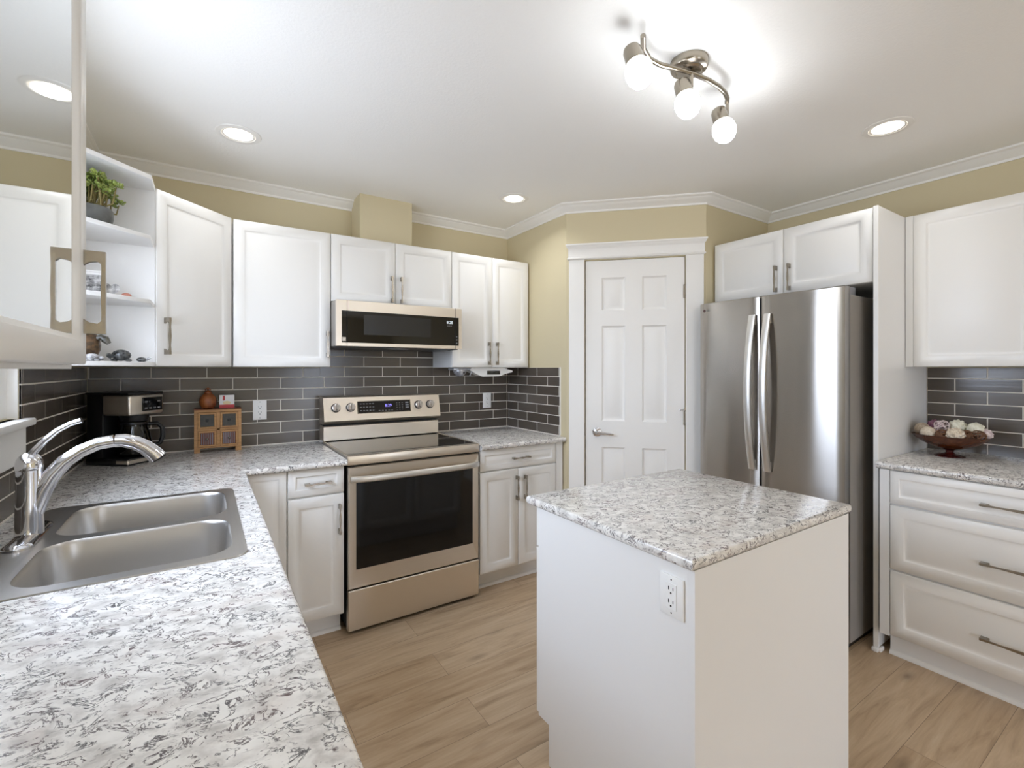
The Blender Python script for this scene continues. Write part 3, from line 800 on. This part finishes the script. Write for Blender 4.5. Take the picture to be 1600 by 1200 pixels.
# ================================================================== MICROWAVE
mw = thing('microwave', 'low-profile stainless microwave hood above the range', 'microwave', (.6215, 2.765, 1.507))
MW = .792; MH = .264
MB().box(.001, MW - .012, .02, .44, .003, MH - .002).build('case', M['case'], mw)
mb = MB(); lp = [[(0, .02, 0), (MW, .02, 0), (MW, .02, MH), (0, .02, MH)], [(0, .002, 0), (MW, .002, 0), (MW, .002, MH), (0, .002, MH)], [(.002, 0, .002), (MW - .002, 0, .002), (MW - .002, 0, MH - .002), (.002, 0, MH - .002)],
      [(.030, 0, .021), (MW - .022, 0, .021), (MW - .022, 0, MH - .060), (.030, 0, MH - .060)], [(.030, .010, .021), (MW - .022, .010, .021), (MW - .022, .010, MH - .060), (.030, .010, MH - .060)]]
mb.loft(lp); fr = mb.build('front_frame', M['steel'], mw, smooth=.3)
MB().box(.0305, MW - .0225, .0025, .0095, .0215, MH - .0605).build('glass', M['blackglass'], fr, 'black glass')
MB().box(.156, .575, .0019, .0024, .070, MH - .078).build('window_mesh', plain('dark_mesh', (26, 26, 25), .25), fr)
mb = MB()
for x in (.060, .746): mb.box(x - .0012, x + .0012, -.0006, .003, .001, MH - .001)
mb.build('door_seam', M['gap'], mw)
text_mesh('8:28', .026, M['led'], 'clock_digits', mw, (.706, .0018, .170), (pi / 2, 0, 0), .0002)
for z in (.034, .056, .076): MB().box(.752, .760, .0017, .0024, z, z + .008).build('button', M['legend'], mw)
for x in (.690, .702, .714): MB().box(x, x + .006, .0017, .0024, .146, .150).build('indicator', M['legend'], mw)
MB().box(.034, .054, .0019, .0024, .03, .052).build('emblem_plate', M['nickel'], mw)
MB().box(.004, MW - .016, .03, .42, -.004, .0025).build('hood_filter', M['black'], mw)
MB().lathe([(.07, .006), (.07, 0), (.05, -.004), (.001, -.005)], 24, (.40, .10, -.005), sy=.45).build('hood_lamp', M['silver'], mw)

# ================================================================== REFRIGERATOR (front faces -x)
fg = thing('refrigerator', 'stainless steel french-door refrigerator beside the pantry door', 'refrigerator', (2.565, 1.802, 0), -pi / 2)
FW = .786
MB().box(.006, FW - .006, .078, .80, .03, 1.742, .003, 1).build('case', M['case'], fg)
MB().box(.004, FW - .010, .066, .0775, .05, 1.765).build('gasket', M['gap'], fg)
MB().box(.02, FW - .02, .09, .75, 0, .03).build('foot_rail', M['black'], fg)
def fdoor(name, x0, x1, z0, z1):
    mb = MB(); n = 14; rows = []
    for i in range(n + 1):
        x = x0 + (x1 - x0) * i / n
        u = x / FW * 2 - 1                       # gentle bow across the whole front
        y = .012 * (abs(u) ** 2.6) - .010
        ed = min(i, n - i)
        if ed == 0: y += .006
        rows.append((x, y))
    rings = []
    for z, e in ((z0, .004), (z0 + .004, 0), (z1 - .004, 0), (z1, .004)):
        rings.append([(x, y + e, z) for x, y in rows] + [(x1, .064, z), (x0, .064, z)])
    mb.loft(rings); return mb.build(name, M['steelv'], fg, smooth=.5)
sm = .384
dl = fdoor('door', 0.0, sm - .0065, .70, 1.777); drr = fdoor('door', sm + .0065, FW, .70, 1.777)
MB().box(sm - .0050, sm + .0060, .004, .0655, .71, 1.765).build('mullion_gasket', M['gap'], fg); fz = fdoor('freezer_drawer', 0, FW, .045, .690)
def fhandle(parent, x):
    mb = MB(); rings = []; n = 18; z0, z1 = .822, 1.676
    for i in range(n + 1):
        u = i / n; z = z0 + (z1 - z0) * u; o = -.016 - .052 * (1 - (2 * u - 1) ** 2)
        w = .0185
        rings.append([(x - w, o, z), (x - w, o - .010, z), (x - w * .6, o - .014, z), (x + w * .6, o - .014, z), (x + w, o - .010, z), (x + w, o, z)])
    mb.loft(rings)
    for z in (z0 + .03, z1 - .03): mb.box(x - .012, x + .012, -.03, -.006, z - .022, z + .022)
    return mb.build('handle', M['satin'], parent)
fhandle(dl, .346); fhandle(drr, .430)
mb = MB(); rings = []
for i in range(15):
    u = i / 14; x = .08 + (FW - .16) * u; o = -.012 - .045 * (1 - (2 * u - 1) ** 2)
    rings.append([(x, o, .60), (x, o - .012, .60), (x, o - .012, .635), (x, o, .635)])
mb.loft(rings); mb.box(.085, .11, -.02, 0.004, .605, .63); mb.box(FW - .11, FW - .085, -.02, .004, .605, .63); mb.build('handle', M['nickel'], fz)
mb = MB(); mb.box(.710, .772, .070, .165, 1.743, 1.783, .004, 2); mb.build('hinge_cover', M['silver'], fg)
mb = MB(); mb.box(.014, .076, .070, .165, 1.743, 1.783, .004, 2); mb.build('hinge_cover', M['silver'], fg)
mb = MB(); mb.lathe([(.0085, 0), (.0085, .0012)], 16, (.034, -.0003, 1.732), rot=ry); mb.build('logo_disc', plain('dark_red_grey_logo', (84, 62, 62), .4), fg)
text_mesh('LG', .020, M['legend'], 'logo_letters', fg, (.060, -.0034, 1.732), (pi / 2, 0, 0), .0004)

# ================================================================== SINK + FAUCET
sk = thing('kitchen_sink', 'double-bowl stainless steel sink set in the left counter', 'sink', (-.17, 1.726, CT))
t = bmesh.new(); z_r = .0032
outer = rr(-.262, .260, -.393, .392, .035, 5)
bowls = [rr(-.180, .232, -.356, -.026, .075, 7), rr(-.180, .232, .014, .358, .075, 7)]
def loop(pts, z):
    vs = [t.verts.new((x, y, z)) for x, y in pts]
    return vs, [t.edges.new((vs[i], vs[(i + 1) % len(vs)])) for i in range(len(vs))]
ov, oe = loop(outer, z_r); es = list(oe)
bl = []
for bb in bowls:
    v_, e_ = loop(bb, z_r); es += e_; bl.append(v_)
bmesh.ops.triangle_fill(t, use_beauty=True, use_dissolve=False, edges=es)
# outer lip down
lv = [t.verts.new((v.co.x * 1.006, v.co.y * 1.004, .0006)) for v in ov]
for i in range(len(ov)): j = (i + 1) % len(ov); t.faces.new((ov[i], ov[j], lv[j], lv[i]))
mb = MB(); mb.merge(t); mb.build('rim', M['steelsink'], sk)
for (x0, x1, y0, y1) in ((-.180, .232, -.356, -.026), (-.180, .232, .014, .358)):
    mb = MB(); rings = []
    for ins, z, r in ((0, .0032, .075), (.002, .0002, .073), (.005, -.008, .071), (.012, -.10, .066), (.020, -.160, .060), (.034, -.182, .05), (.060, -.190, .04)):
        rings.append([(x, y, z) for x, y in rr(x0 + ins, x1 - ins, y0 + ins, y1 - ins, r, 7)])
    rv = [[mb.v(p) for p in r] for r in rings]
    for a, c_ in zip(rv, rv[1:]):
        for i in range(len(a)): j = (i + 1) % len(a); mb.face((a[i], a[j], c_[j], c_[i]))
    mb.face(rv[-1])
    bo = mb.build('bowl', M['steelsink'], sk)
    MB().lathe([(.044, -.1895), (.042, -.187), (.030, -.188), (.028, -.1885), (.002, -.1885)], 24, ((x0 + x1) / 2, (y0 + y1) / 2, 0)).build('drain', M['chrome'], bo)

fc = thing('kitchen_faucet', 'chrome single-lever pull-out faucet at the sink', 'faucet', (-.399, 1.79, CT + .0034))
mb = MB(); 
mb.loft([[(x, y, z) for x, y in rr(-.030 + i, .030 - i, -.128 + i, .128 - i, .0299 - i, 8)] for i, z in ((0, 0), (0, .005), (.004, .010), (.014, .014))]); mb.build('deck_plate', M['chrome'], fc)
mb = MB(); mb.lathe([(.030, .010), (.0295, .016), (.0285, .06), (.0275, .120), (.027, .178), (.0275, .184)], 28); mb.build('body', M['chrome'], fc)
mb = MB(); mb.lathe([(.0275, .1845), (.0285, .190), (.0285, .200), (.026, .213), (.019, .224), (.010, .230), (.001, .231)], 28); mb.build('lever_cap', M['chrome'], fc)
mb = MB(); mb.tube([(-.004, 0, .214), (.012, -.002, .236), (.032, -.004, .262), (.058, -.006, .288), (.085, -.008, .305), (.108, -.010, .313)], [.0135, .013, .0115, .0105, .0105, .0115], 12, flat=.7); mb.build('lever', M['chrome'], fc)
mb = MB(); sp = [(.000, 0, .030), (.012, 0, .075), (.026, 0, .125), (.045, 0, .165), (.072, 0, .200), (.105, 0, .226), (.142, 0, .243), (.178, 0, .248)]
mb.tube(sp, [.019, .021, .022, .021, .0195, .0185, .018, .0182], 18, up=(0, 1, 0)); mb.build('spout', M['chrome'], fc)
mb = MB(); mb.tube([(.180, 0, .248), (.2, 0, .247), (.225, 0, .239), (.25, 0, .223), (.270, 0, .203), (.281, 0, .188)], [.0190, .0195, .0200, .0210, .0225, .0235], 18, up=(0, 1, 0)); hd = mb.build('spray_head', M['chrome'], fc)
mb = MB(); mb.tube([(.281, 0, .1885), (.2835, 0, .1845)], [.0205, .0195], 18, up=(0, 1, 0)); mb.build('nozzle', M['black'], hd)

# ================================================================== COUNTER ITEMS
cm = thing('coffee_maker', 'black and steel drip coffee maker in the left corner', 'coffee maker', (-.322, 3.000, CT + .0005), R(50))
w2_ = .098
mb = MB(); mb.box(-w2_, w2_, -.105, .125, 0, .034, .008, 2); mb.build('base', M['black'], cm)
MB().box(-w2_ + .004, w2_ - .004, .035, .122, .030, .345, .008, 2).build('reservoir', M['black'], cm)
mb = MB(); mb.box(-w2_ + .002, w2_ - .002, -.112, .036, .238, .337, .012, 3); hs = mb.build('brew_head', M['steel'], cm)
MB().box(-w2_, w2_, -.108, .125, .3375, .349, .004, 2).build('lid', M['black'], cm)
mb = MB(); mb.box(-.030, .084, -.1150, -.1115, .256, .322, .003, 1); pn = mb.build('control_panel', M['blackglass'], hs)
for i, z in ((0, .266), (1, .266), (2, .266), (3, .266), (0, .298), (3, .298)):
    MB().box(-.018 + i * .024, -.003 + i * .024, -.1164, -.1151, z, z + .007).build('button', M['legend'], pn)
MB().lathe([(.052, .205), (.058, .215), (.06, .237)], 24, (0, -.04, 0)).build('filter_basket', M['black'], cm)
cr = MB().lathe([(.058, .0375), (.066, .045), (.071, .075), (.070, .11), (.062, .150), (.052, .178), (.052, .188)], 28, (0, -.04, 0), cap=False).build('carafe', M['carafe'], cm)
MB().lathe([(.055, .039), (.063, .046), (.068, .075), (.067, .10), (.001, .10)], 28, (0, -.04, 0)).build('coffee', M['coffee'], cr)
MB().lathe([(.053, .188), (.056, .190), (.054, .200), (.02, .204), (.001, .204)], 28, (0, -.04, 0)).build('carafe_lid', M['black'], cr)
mb = MB(); mb.tube([(.045, -.066, .186), (.072, -.098, .187), (.086, -.112, .165), (.087, -.114, .12), (.080, -.105, .085), (.056, -.083, .075)], [.009, .010, .011, .011, .010, .008], 10); mb.build('carafe_handle', M['black'], cr)
MB().box(-w2_ - .001, w2_ + .001, -.107, -.040, .006, .028, .004, 1).build('steel_band', M['steel'], cm)

ch = thing('mini_chest', 'small rustic wooden chest of four drawers on the counter', 'chest', (.064, 3.095, CT + .0005))
mb = MB(); mb.box(-.112, .112, 0, .095, .024, .030); mb.box(-.112, -.096, 0, .095, .030, .222); mb.box(.096, .112, 0, .095, .030, .222); mb.box(-.112, .112, 0, .095, .222, .236, .002, 1); mb.box(-.008, .008, .001, .095, .030, .222); mb.box(-.096, .096, .001, .095, .121, .131); mb.box(-.096, .096, .088, .095, .03, .222)
mb.build('carcass', M['rustic'], ch)
for sx in (-1, 1):
    mb = MB()
    xa, xb = (-.112, -.084) if sx < 0 else (.084, .112)
    mb.box(xa, xb, .0, .095, 0, .0235); mb.build('foot', M['rustic'], ch)
MB().box(-.114, .114, -.003, .096, .2362, .240, .001, 1).build('top', M['rusticdk'], ch)
for i, (x0, x1) in enumerate(((-.095, -.009), (.009, .095))):
    for j, (z0, z1) in enumerate(((.0315, .120), (.132, .221))):
        mb = MB(); lp = [[(x0 + k, y, z0 + k), (x1 - k, y, z0 + k), (x1 - k, y, z1 - k), (x0 + k, y, z1 - k)] for k, y in ((0, .02), (0, -.002), (.002, -.004), (.009, -.004), (.011, .000), (.012, .002))]
        mb.loft(lp); d = mb.build('drawer', M['rustic'], ch, smooth=.4)
        MB().box(x0 + .0115, x1 - .0115, -.0008, .0018, z0 + .0115, z1 - .0115).build('inset_panel', M['panelgrey'] if j else M['rusticdk'], d)
        xm, zm = (x0 + x1) / 2, (z0 + z1) / 2
        if j == 0:
            mb = MB()
            for k in range(6): mb.box(x0 + .0150 + k * .0100, x0 + .0200 + k * .0100, -.0035, -.0009, z0 + .0125, z1 - .0125, .001, 1)
            mb.build('slat', plain('blue_grey_slat', (128, 124, 130), .6), d)
            MB().ball((xm, -.008, zm), .007, n=10).build('knob', M['nickel'], d)
        else:
            mb = MB(); mb.lathe([(.009, 0), (.008, .003), (.003, .004), (.003, .006), (.001, .007)], 12, (xm, -.0007, zm), rot=ry); mb.build('knob', plain('aged_iron', (50, 50, 48), .5, .6), d)
tp = CT + .0005 + .2405
g = thing('lidded_jar', 'round amber-brown glazed jar with a small lid', 'jar', (.016, 3.135, tp))
MB().lathe([(.020, 0), (.030, .004), (.040, .022), (.043, .042), (.038, .064), (.026, .080), (.018, .085)], 24).build('body', M['gourd'], g)
mb = MB().lathe([(.020, .0855), (.019, .092), (.010, .098), (.005, .104), (.006, .110), (.001, .114)], 16); mb.tube([(-.008, 0, .094), (-.012, 0, .108), (0, 0, .116), (.012, 0, .108), (.008, 0, .094)], .003, 8); mb.build('lid', M['gourd'], g)
g = thing('card_box', 'small white picture box with a red band on the chest', 'box', (.106, 3.125, tp))
MB().box(-.037, .037, 0, .022, 0, .074, .001, 1).build('box', M['paper'], g)
MB().box(-.0365, .0365, -.0008, 0, .001, .020).build('red_band', M['red'], g)
mb = MB(); mb.box(-.020, -.010, -.0009, -.0001, .050, .070); mb.ball((-.015, -.0004, .050), .0065, sy=.06, n=10); mb.build('red_figure', M['red'], g)
mb = MB(); mb.ball((.0, -.0004, .030), .018, sx=1.1, sy=.03, sz=.6, n=12); mb.build('yellow_picture', plain('pale_yellow_print', (214, 196, 150), .6), g)

# under-cabinet opener
dv = thing('undercabinet_opener', 'white and chrome opener mounted under the cabinet right of the microwave', 'can opener', (1.67, 2.94, 1.3875))
prof = [(-.085, 0), (.185, 0), (.215, -.012), (.255, -.020), (.255, -.032), (.205, -.042), (.14, -.062), (.0, -.064), (-.04, -.050), (-.10, -.020), (-.098, -.006)]
mb = MB(); mb.loft([[(x, .0, z - .001) for x, z in prof], [(x * .98, .10, z * .9 - .001) for x, z in prof]]); mb.build('housing', M['wht'], dv)
MB().box(.035, .145, -.003, -.0003, -.050, -.022, .002, 1).build('display', M['screen'], dv)
mb = MB(); mb.box(-.225, -.085, .01, .10, -.020, -.001, .006, 2); mb.build('bracket', M['silver'], dv)
mb = MB(); mb.lathe([(.048, .006), (.048, 0), (.040, -.022), (.022, -.038), (.001, -.042)], 24, (-.165, .035, -.0215)); jw = mb.build('jar_opener', M['silver'], dv)
MB().tube([(-.155, -.004, -.030), (-.155, -.010, -.040)], .006, 8).build('release_button', M['black'], jw)
MB().tube([(-.10, .01, -.058), (-.085, .0, -.024)], .004, 8).build('lever', M['silver'], dv)

# outlets
def outlet(label, loc, rz, w=.074, hh_=.118, decora=True):
    o = thing('wall_outlet', label, 'outlet', loc, rz)
    MB().box(-w / 2, w / 2, -.006, 0, -hh_ / 2, hh_ / 2, .002, 2).build('cover_plate', M['wht'], o)
    MB().box(-.0165, .0165, -.0075, -.0058, -.033, .033, .001, 1).build('receptacle', M['wht'], o)
    mb = MB()
    for zz in (.0165, -.0165):
        mb.box(-.0078, -.0056, -.0080, -.0074, zz - .001, zz + .008); mb.box(.0056, .0078, -.0080, -.0074, zz - .0005, zz + .007)
        mb.lathe([(.0026, 0), (.0026, .0006)], 10, (0, -.0074, zz - .008), rot=ry)
    for zz in (.048, -.048): mb.lathe([(.0022, 0), (.0022, .0005)], 8, (0, -.0060, zz * hh_ / .118), rot=ry)
    mb.build('socket_slots', M['gap'], o)
    return o
outlet('white duplex outlet between the mini chest and the range', (.279, YB - .0077, 1.130), 0)
outlet('white duplex outlet on tile at the right of the range', (1.860, YB - .0077, 1.132), 0)
outlet('white duplex outlet on the left side of the island', (.9998, .7805, .797), -pi / 2, .072, .104)

# decor bowl
CZ = .932
bw = thing('pedestal_bowl', 'brown wooden pedestal bowl on the right counter', 'bowl', (3.17, .785, CZ + .0005))
mb = MB(); mb.lathe([(.060, 0), (.060, .004), (.045, .009), (.022, .014), (.015, .022), (.017, .032), (.026, .037)], 28); mb.build('foot', M['redglass'], bw)
mb = MB(); mb.lathe([(.024, .0372), (.060, .046), (.105, .066), (.138, .090), (.150, .106), (.154, .108), (.148, .104), (.130, .090), (.098, .070), (.050, .056), (.001, .053)], 40, sx=.72); mb.build('dish', M['bowl'], bw)
def lattice(c, r, mat, name, label, n=9):
    mb = MB(); r *= 1.08
    for k in range(n):
        ax = Vector((random.uniform(-1, 1), random.uniform(-1, 1), random.uniform(-1, 1))).normalized(); a = ax.orthogonal().normalized(); b_ = ax.cross(a); off = random.uniform(-.35, .35) * r
        rad = math.sqrt(max(1e-6, r * r - off * off))
        mb.tube([Vector((0, 0, 0)) + ax * off + (a * cos(2 * pi * i / 18) + b_ * sin(2 * pi * i / 18)) * rad for i in range(19)], r * .075, 5)
    o = mb.build(name, mat); o.location = c
    return tag(o, label, 'decorative ball', 'decorative balls in the pedestal bowl')
def knob_ball(c, r, mat, name, label, bumps=0):
    mb = MB(); r *= 1.1; mb.ball((0, 0, 0), r, n=20)
    for k in range(bumps):
        z = 1 - 2 * (k + .5) / bumps; a = k * 2.399963; q = math.sqrt(1 - z * z)
        mb.ball((r * .9 * q * cos(a), r * .9 * q * sin(a), r * .9 * z), r * .24, n=8)
    o = mb.build(name, mat); o.location = c
    return tag(o, label, 'decorative ball', 'decorative balls in the pedestal bowl')
bx, by, bz = 3.17, .785, CZ
knob_ball((bx - .012, by + .105, bz + .128), .032, M['beige'], 'decorative_ball', 'beige ball at the far left end of the wooden bowl')
knob_ball((bx - .055, by + .070, bz + .117), .030, M['cream'], 'decorative_ball', 'smooth cream ball at the front left of the bowl')
knob_ball((bx + .018, by + .062, bz + .146), .029, M['purple'], 'decorative_ball', 'plum purple ball between the beige and lattice balls', 40)
lattice((bx - .028, by + .024, bz + .153), .029, M['pale'], 'lattice_ball', 'pale pink open lattice ball on top of the pile')
lattice((bx - .052, by + .013, bz + .106), .029, M['twig'], 'twig_ball', 'brown twig ball at the front, below the lattice ball', 14)
knob_ball((bx + .012, by - .028, bz + .152), .031, M['greenw'], 'decorative_ball', 'bumpy ivory ball at the top middle of the pile', 34)
knob_ball((bx - .058, by - .036, bz + .117), .031, M['cream'], 'decorative_ball', 'knobbly cream ball at the front middle of the bowl', 46)
knob_ball((bx + .008, by - .094, bz + .147), .030, M['greenw'], 'decorative_ball', 'pale green-white ball at the top right of the pile', 10)
lattice((bx - .020, by - .068, bz + .112), .028, M['twig'], 'twig_ball', 'brown twig ball under the pale green-white ball', 14)
lattice((bx + .048, by + .0, bz + .108), .032, M['twig'], 'twig_ball', 'brown twig ball at the back of the bowl', 14)
knob_ball((bx + .040, by - .055, bz + .108), .030, M['beige'], 'decorative_ball', 'beige ball hidden at the back under the white balls', 0)
o = lattice((bx - .030, by - .112, bz + .116), .027, M['twig'], 'twig_ball', 'loose brown twig ball at the right end of the bowl', 12)
knob_ball((bx + .018, by - .128, bz + .124), .024, M['pale'], 'decorative_ball', 'small pale pink ball at the far right end of the bowl', 24)

# ================================================================== SHELF ITEMS
s1 = 1.909 + .0175; s2 = 1.645 + .0175; s0 = ZB + .0175
pt_ = thing('potted_plant', 'jade plant in a grey stone pot on the top open shelf', 'plant', (-.374, 2.40, s1))
MB().lathe([(.052, 0), (.060, .010), (.066, .030), (.066, .062), (.060, .072), (.054, .070), (.056, .058), (.001, .056)], 20, sx=1.15).build('pot', M['stone'], pt_)
st = MB(); lf = MB(); random.seed(3)
def leaf(mb, p, d, s):
    d = d.normalized(); a = d.orthogonal().normalized(); a.rotate(Matrix.Rotation(random.uniform(0, 6.28), 3, d)); b_ = d.cross(a)
    rings = []
    for t_, w in ((0, .15), (.3, .8), (.65, 1), (.9, .6), (1, .1)):
        c = p + d * (t_ * s * 1.5); rings.append([c + a * (cos(k * pi / 3) * w * s * .55) + b_ * (sin(k * pi / 3) * w * s * .22) for k in range(6)])
    mb.loft(rings)
for k in range(44):
    a = random.uniform(0, 2 * pi); r = random.uniform(.01, .098); hgt = random.uniform(.075, .15) - r * .30
    p0 = Vector((random.uniform(-.02, .02), random.uniform(-.02, .02), .056)); p2 = Vector((r * cos(a) * 1.1, r * sin(a), .056 + hgt)); p1 = (p0 + p2) / 2 + Vector((r * .35 * cos(a), r * .35 * sin(a), -.015))
    st.tube([p0, p1, p2], [.004, .0032, .0022], 6)
    for j in range(17):
        dv_ = Vector((random.uniform(-1, 1), random.uniform(-1, 1), random.uniform(-.3, 1)))
        leaf(lf, p2 + dv_ * .010, dv_, random.uniform(.009, .014))
st.build('stems', M['stem'], pt_); lv_ = lf.build('leaves', M['leaf'], pt_); lv_['kind'] = 'stuff'

ph = thing('photo_frame', 'small framed black-and-white photo on the middle open shelf', 'photo frame', (-.366, 2.40, s2 + .002), R(12))
lm_ = Matrix.Rotation(R(-10), 4, 'X')
mb = MB(lm_); mb.loft([[(x * (.046 - k), y, .048 + z * (.047 - k)) for x, z in ((-1, -1), (1, -1), (1, 1), (-1, 1))] for k, y in ((0, .010), (0, -.002), (.006, -.004), (.007, -.001))]); mb.build('frame', M['paper'], ph)
MB(lm_).box(-.036, .036, -.0030, -.0012, .014, .078).build('print', M['photo'], ph)
MB().tube([(0, .014, .06), (0, .045, .002)], .004, 6).build('easel_leg', M['black'], ph)
hc = thing('heart_ornament', 'small white heart ornament right of the photo frame', 'ornament', (-.312, 2.44, s2))
mb = MB(Matrix.Rotation(R(15), 4, 'Z')); hp = []
for k in range(28):
    a = 2 * pi * k / 28; hp.append((.0018 * 16 * sin(a) ** 3, .0018 * (13 * cos(a) - 5 * cos(2 * a) - 2 * cos(3 * a) - cos(4 * a))))
mb.loft([[(x, y, z + .031) for x, z in hp] for y in (-.005, .005)]); mb.build('heart', M['figwhite'], hc)
MB().box(-.012, .012, -.010, .010, 0, .004).build('stand', M['paper'], hc)
pb = thing('clay_pebble', 'tiny terracotta shell lying at the right of the middle shelf', 'ornament', (-.265, 2.45, s2))
MB().ball((0, 0, .011), .014, sx=1.2, sz=.75, n=14).build('shell', M['pinky'], pb)

tt = thing('bird_figurine', 'brown mottled ceramic bird with a dark head on the bottom shelf', 'figurine', (-.385, 2.42, s0))
MB().ball((0, 0, .062), .045, sx=1.05, sz=1.32, n=20).build('body', M['figbrown'], tt)
mb = MB(); mb.ball((0, 0, .112), .036, sz=.6, n=16); mb.build('back', M['figdark'], tt)
mb = MB(); mb.tube([(.030, -.010, .085), (.048, -.012, .095), (.060, -.014, .086), (.072, -.016, .070)], [.011, .011, .015, .008], 10); mb.build('head', M['figdark'], tt)
mb = MB(); mb.ball((-.012, -.02, .006), .010, sz=.55, n=8); mb.ball((.014, -.02, .006), .010, sz=.55, n=8); mb.build('feet', M['figdark'], tt)
wf = thing('turtle_figurine', 'white and grey ceramic turtle in front of the brown bird', 'figurine', (-.352, 2.33, s0))
MB().ball((0, 0, .014), .024, sz=.62, n=16).build('shell', M['figwhite'], wf)
mb = MB(); mb.ball((.028, -.004, .011), .008, n=10); mb.build('head', M['figwhite'], wf)
for sx, sy in ((-1, -1), (-1, 1), (1, -1), (1, 1)): MB().ball((sx * .016, sy * .017, .005), .008, sz=.6, n=8).build('leg', M['figwhite'], wf)
bt = thing('turtle_figurine', 'black stone turtle near the right of the bottom shelf', 'figurine', (-.262, 2.44, s0 + .001))
MB().ball((-.018, 0, .0245), .032, sx=1.0, sz=.72, n=16).build('shell', M['figblack'], bt)
mb = MB(); mb.tube([(-.045, -.006, .016), (-.056, -.008, .024), (-.062, -.010, .024)], [.008, .009, .006], 8); mb.build('head', M['figblack'], bt)
for sx, sy in ((-1, -1), (-1, 1), (1, -1), (1, 1)): MB().ball((-.018 + sx * .022, sy * .022, .005), .010, sz=.55, n=8).build('leg', M['figblack'], bt)
b2 = thing('turtle_figurine', 'baby black turtle following the larger black one', 'figurine', (-.215, 2.455, s0))
MB().ball((-.002, 0, .009), .016, sx=1.1, sz=.65, n=14).build('shell', M['figblack'], b2)
mb = MB(); mb.tube([(.012, -.002, .008), (.024, -.003, .015), (.030, -.003, .017)], [.005, .005, .004], 8); mb.build('head', M['figwhite'], b2)

# ================================================================== LIGHT FITTINGS
def downlight(x, y, label, watts=1.0):
    o = thing('recessed_light', label, 'ceiling light', (x, y, ZC), 0, 'recessed ceiling lights')
    MB().lathe([(.068, -.0005), (.072, -.006), (.094, -.004), (.097, -.0005)], 36, cap=False).build('trim_ring', M['trim'], o)
    MB().lathe([(.069, -.0045), (.062, -.0025), (.058, -.0022), (.0580, -.0028), (.0625, -.0032), (.069, -.0052)], 36, cap=False).build('baffle', M['trim'], o)
    MB().lathe([(.0620, -.0015), (.0620, -.0030), (.001, -.0036)], 32).build('lens', M['lens'], o)
    l = bpy.data.lights.new('lamp', 'AREA'); l.shape = 'DISK'; l.size = .11; l.energy = DOWNLIGHT_W * watts; l.color = DOWNLIGHT_COL[:3]; l.spread = R(140)
    lo = bpy.data.objects.new('lamp', l); COL.objects.link(lo); lo.parent = o; lo.location = (0, 0, -.010)
    return o
for x, y, wf, lab in ((.135, 2.572, 0.6, 'recessed ceiling light above the corner cabinet'), (1.686, 2.558, 1.1, 'recessed ceiling light in front of the pantry corner'), (2.628, .866, 0.5, 'recessed ceiling light in front of the refrigerator'),
                  (.135, .45, 0.8, 'unseen recessed ceiling light over the sink counter'), (.135, -1.7, 1.0, 'unseen recessed ceiling light behind the sink run'), (2.628, -1.7, 0.4, 'unseen recessed ceiling light in the dining area')):  # these three are out of view, added to raise the ambient light
    downlight(x, y, lab, wf)

fx = thing('track_light', 'brushed nickel three-head ceiling light with frosted shades', 'ceiling light', (1.468, 1.075, ZC))
MB().lathe([(.066, -.0005), (.066, -.020), (.062, -.028), (.050, -.034), (.046, -.034), (.040, -.040), (.001, -.044)], 32).build('canopy', M['nickel'], fx)
bar = [(-.300, -.050, -.052), (-.255, -.012, -.055), (-.200, .010, -.057), (-.145, .010, -.057), (-.085, -.004, -.056), (0, -.020, -.055), (.075, -.028, -.056), (.140, -.026, -.057), (.195, -.016, -.057), (.240, .002, -.056), (.268, .022, -.054)]
MB().tube(bar, .0088, 12).build('bar', M['nickel'], fx)
MB().tube([(0, -.012, -.040), (0, -.018, -.052)], .009, 10).build('bar_mount', M['nickel'], fx)
right = Vector((cos(.5788), -sin(.5788), 0)); 
for (px, py, pz), tilt in (((-.296, -.044, -.054), .16), ((-.012, -.019, -.056), .10), ((.264, .018, -.055), .12)):
    hd = MB().tube([(px, py, pz), (px, py, -.104)], .0065, 10).build('stem', M['nickel'], fx)
    ax = (right * (tilt + .12) + Vector((-.5, -.8, 0)) * .10 + Vector((0, 0, -1))).normalized()
    rot = Vector((0, 0, 1)).rotation_difference(ax).to_matrix()
    top = Vector((px, py, -.100)) - right * .034 + Vector((0, 0, .006))
    MB().lathe([(.001, -.016), (.014, -.015), (.024, -.009), (.0290, .002), (.0300, .042)], 24, top, rot=rot).build('cup', M['nickel'], fx)
    MB().tube([(px, py, -.103), Vector((px, py, -.110)) - right * .010, top + ax * .028], [.006, .006, .005], 8).build('knuckle', M['nickel'], fx)
    MB().lathe([(.029, .043), (.037, .052), (.0425, .068), (.0435, .082), (.040, .100), (.030, .116), (.015, .126), (.001, .128)], 28, top, rot=rot).build('shade', M['shade'], fx, 'frosted glowing glass')
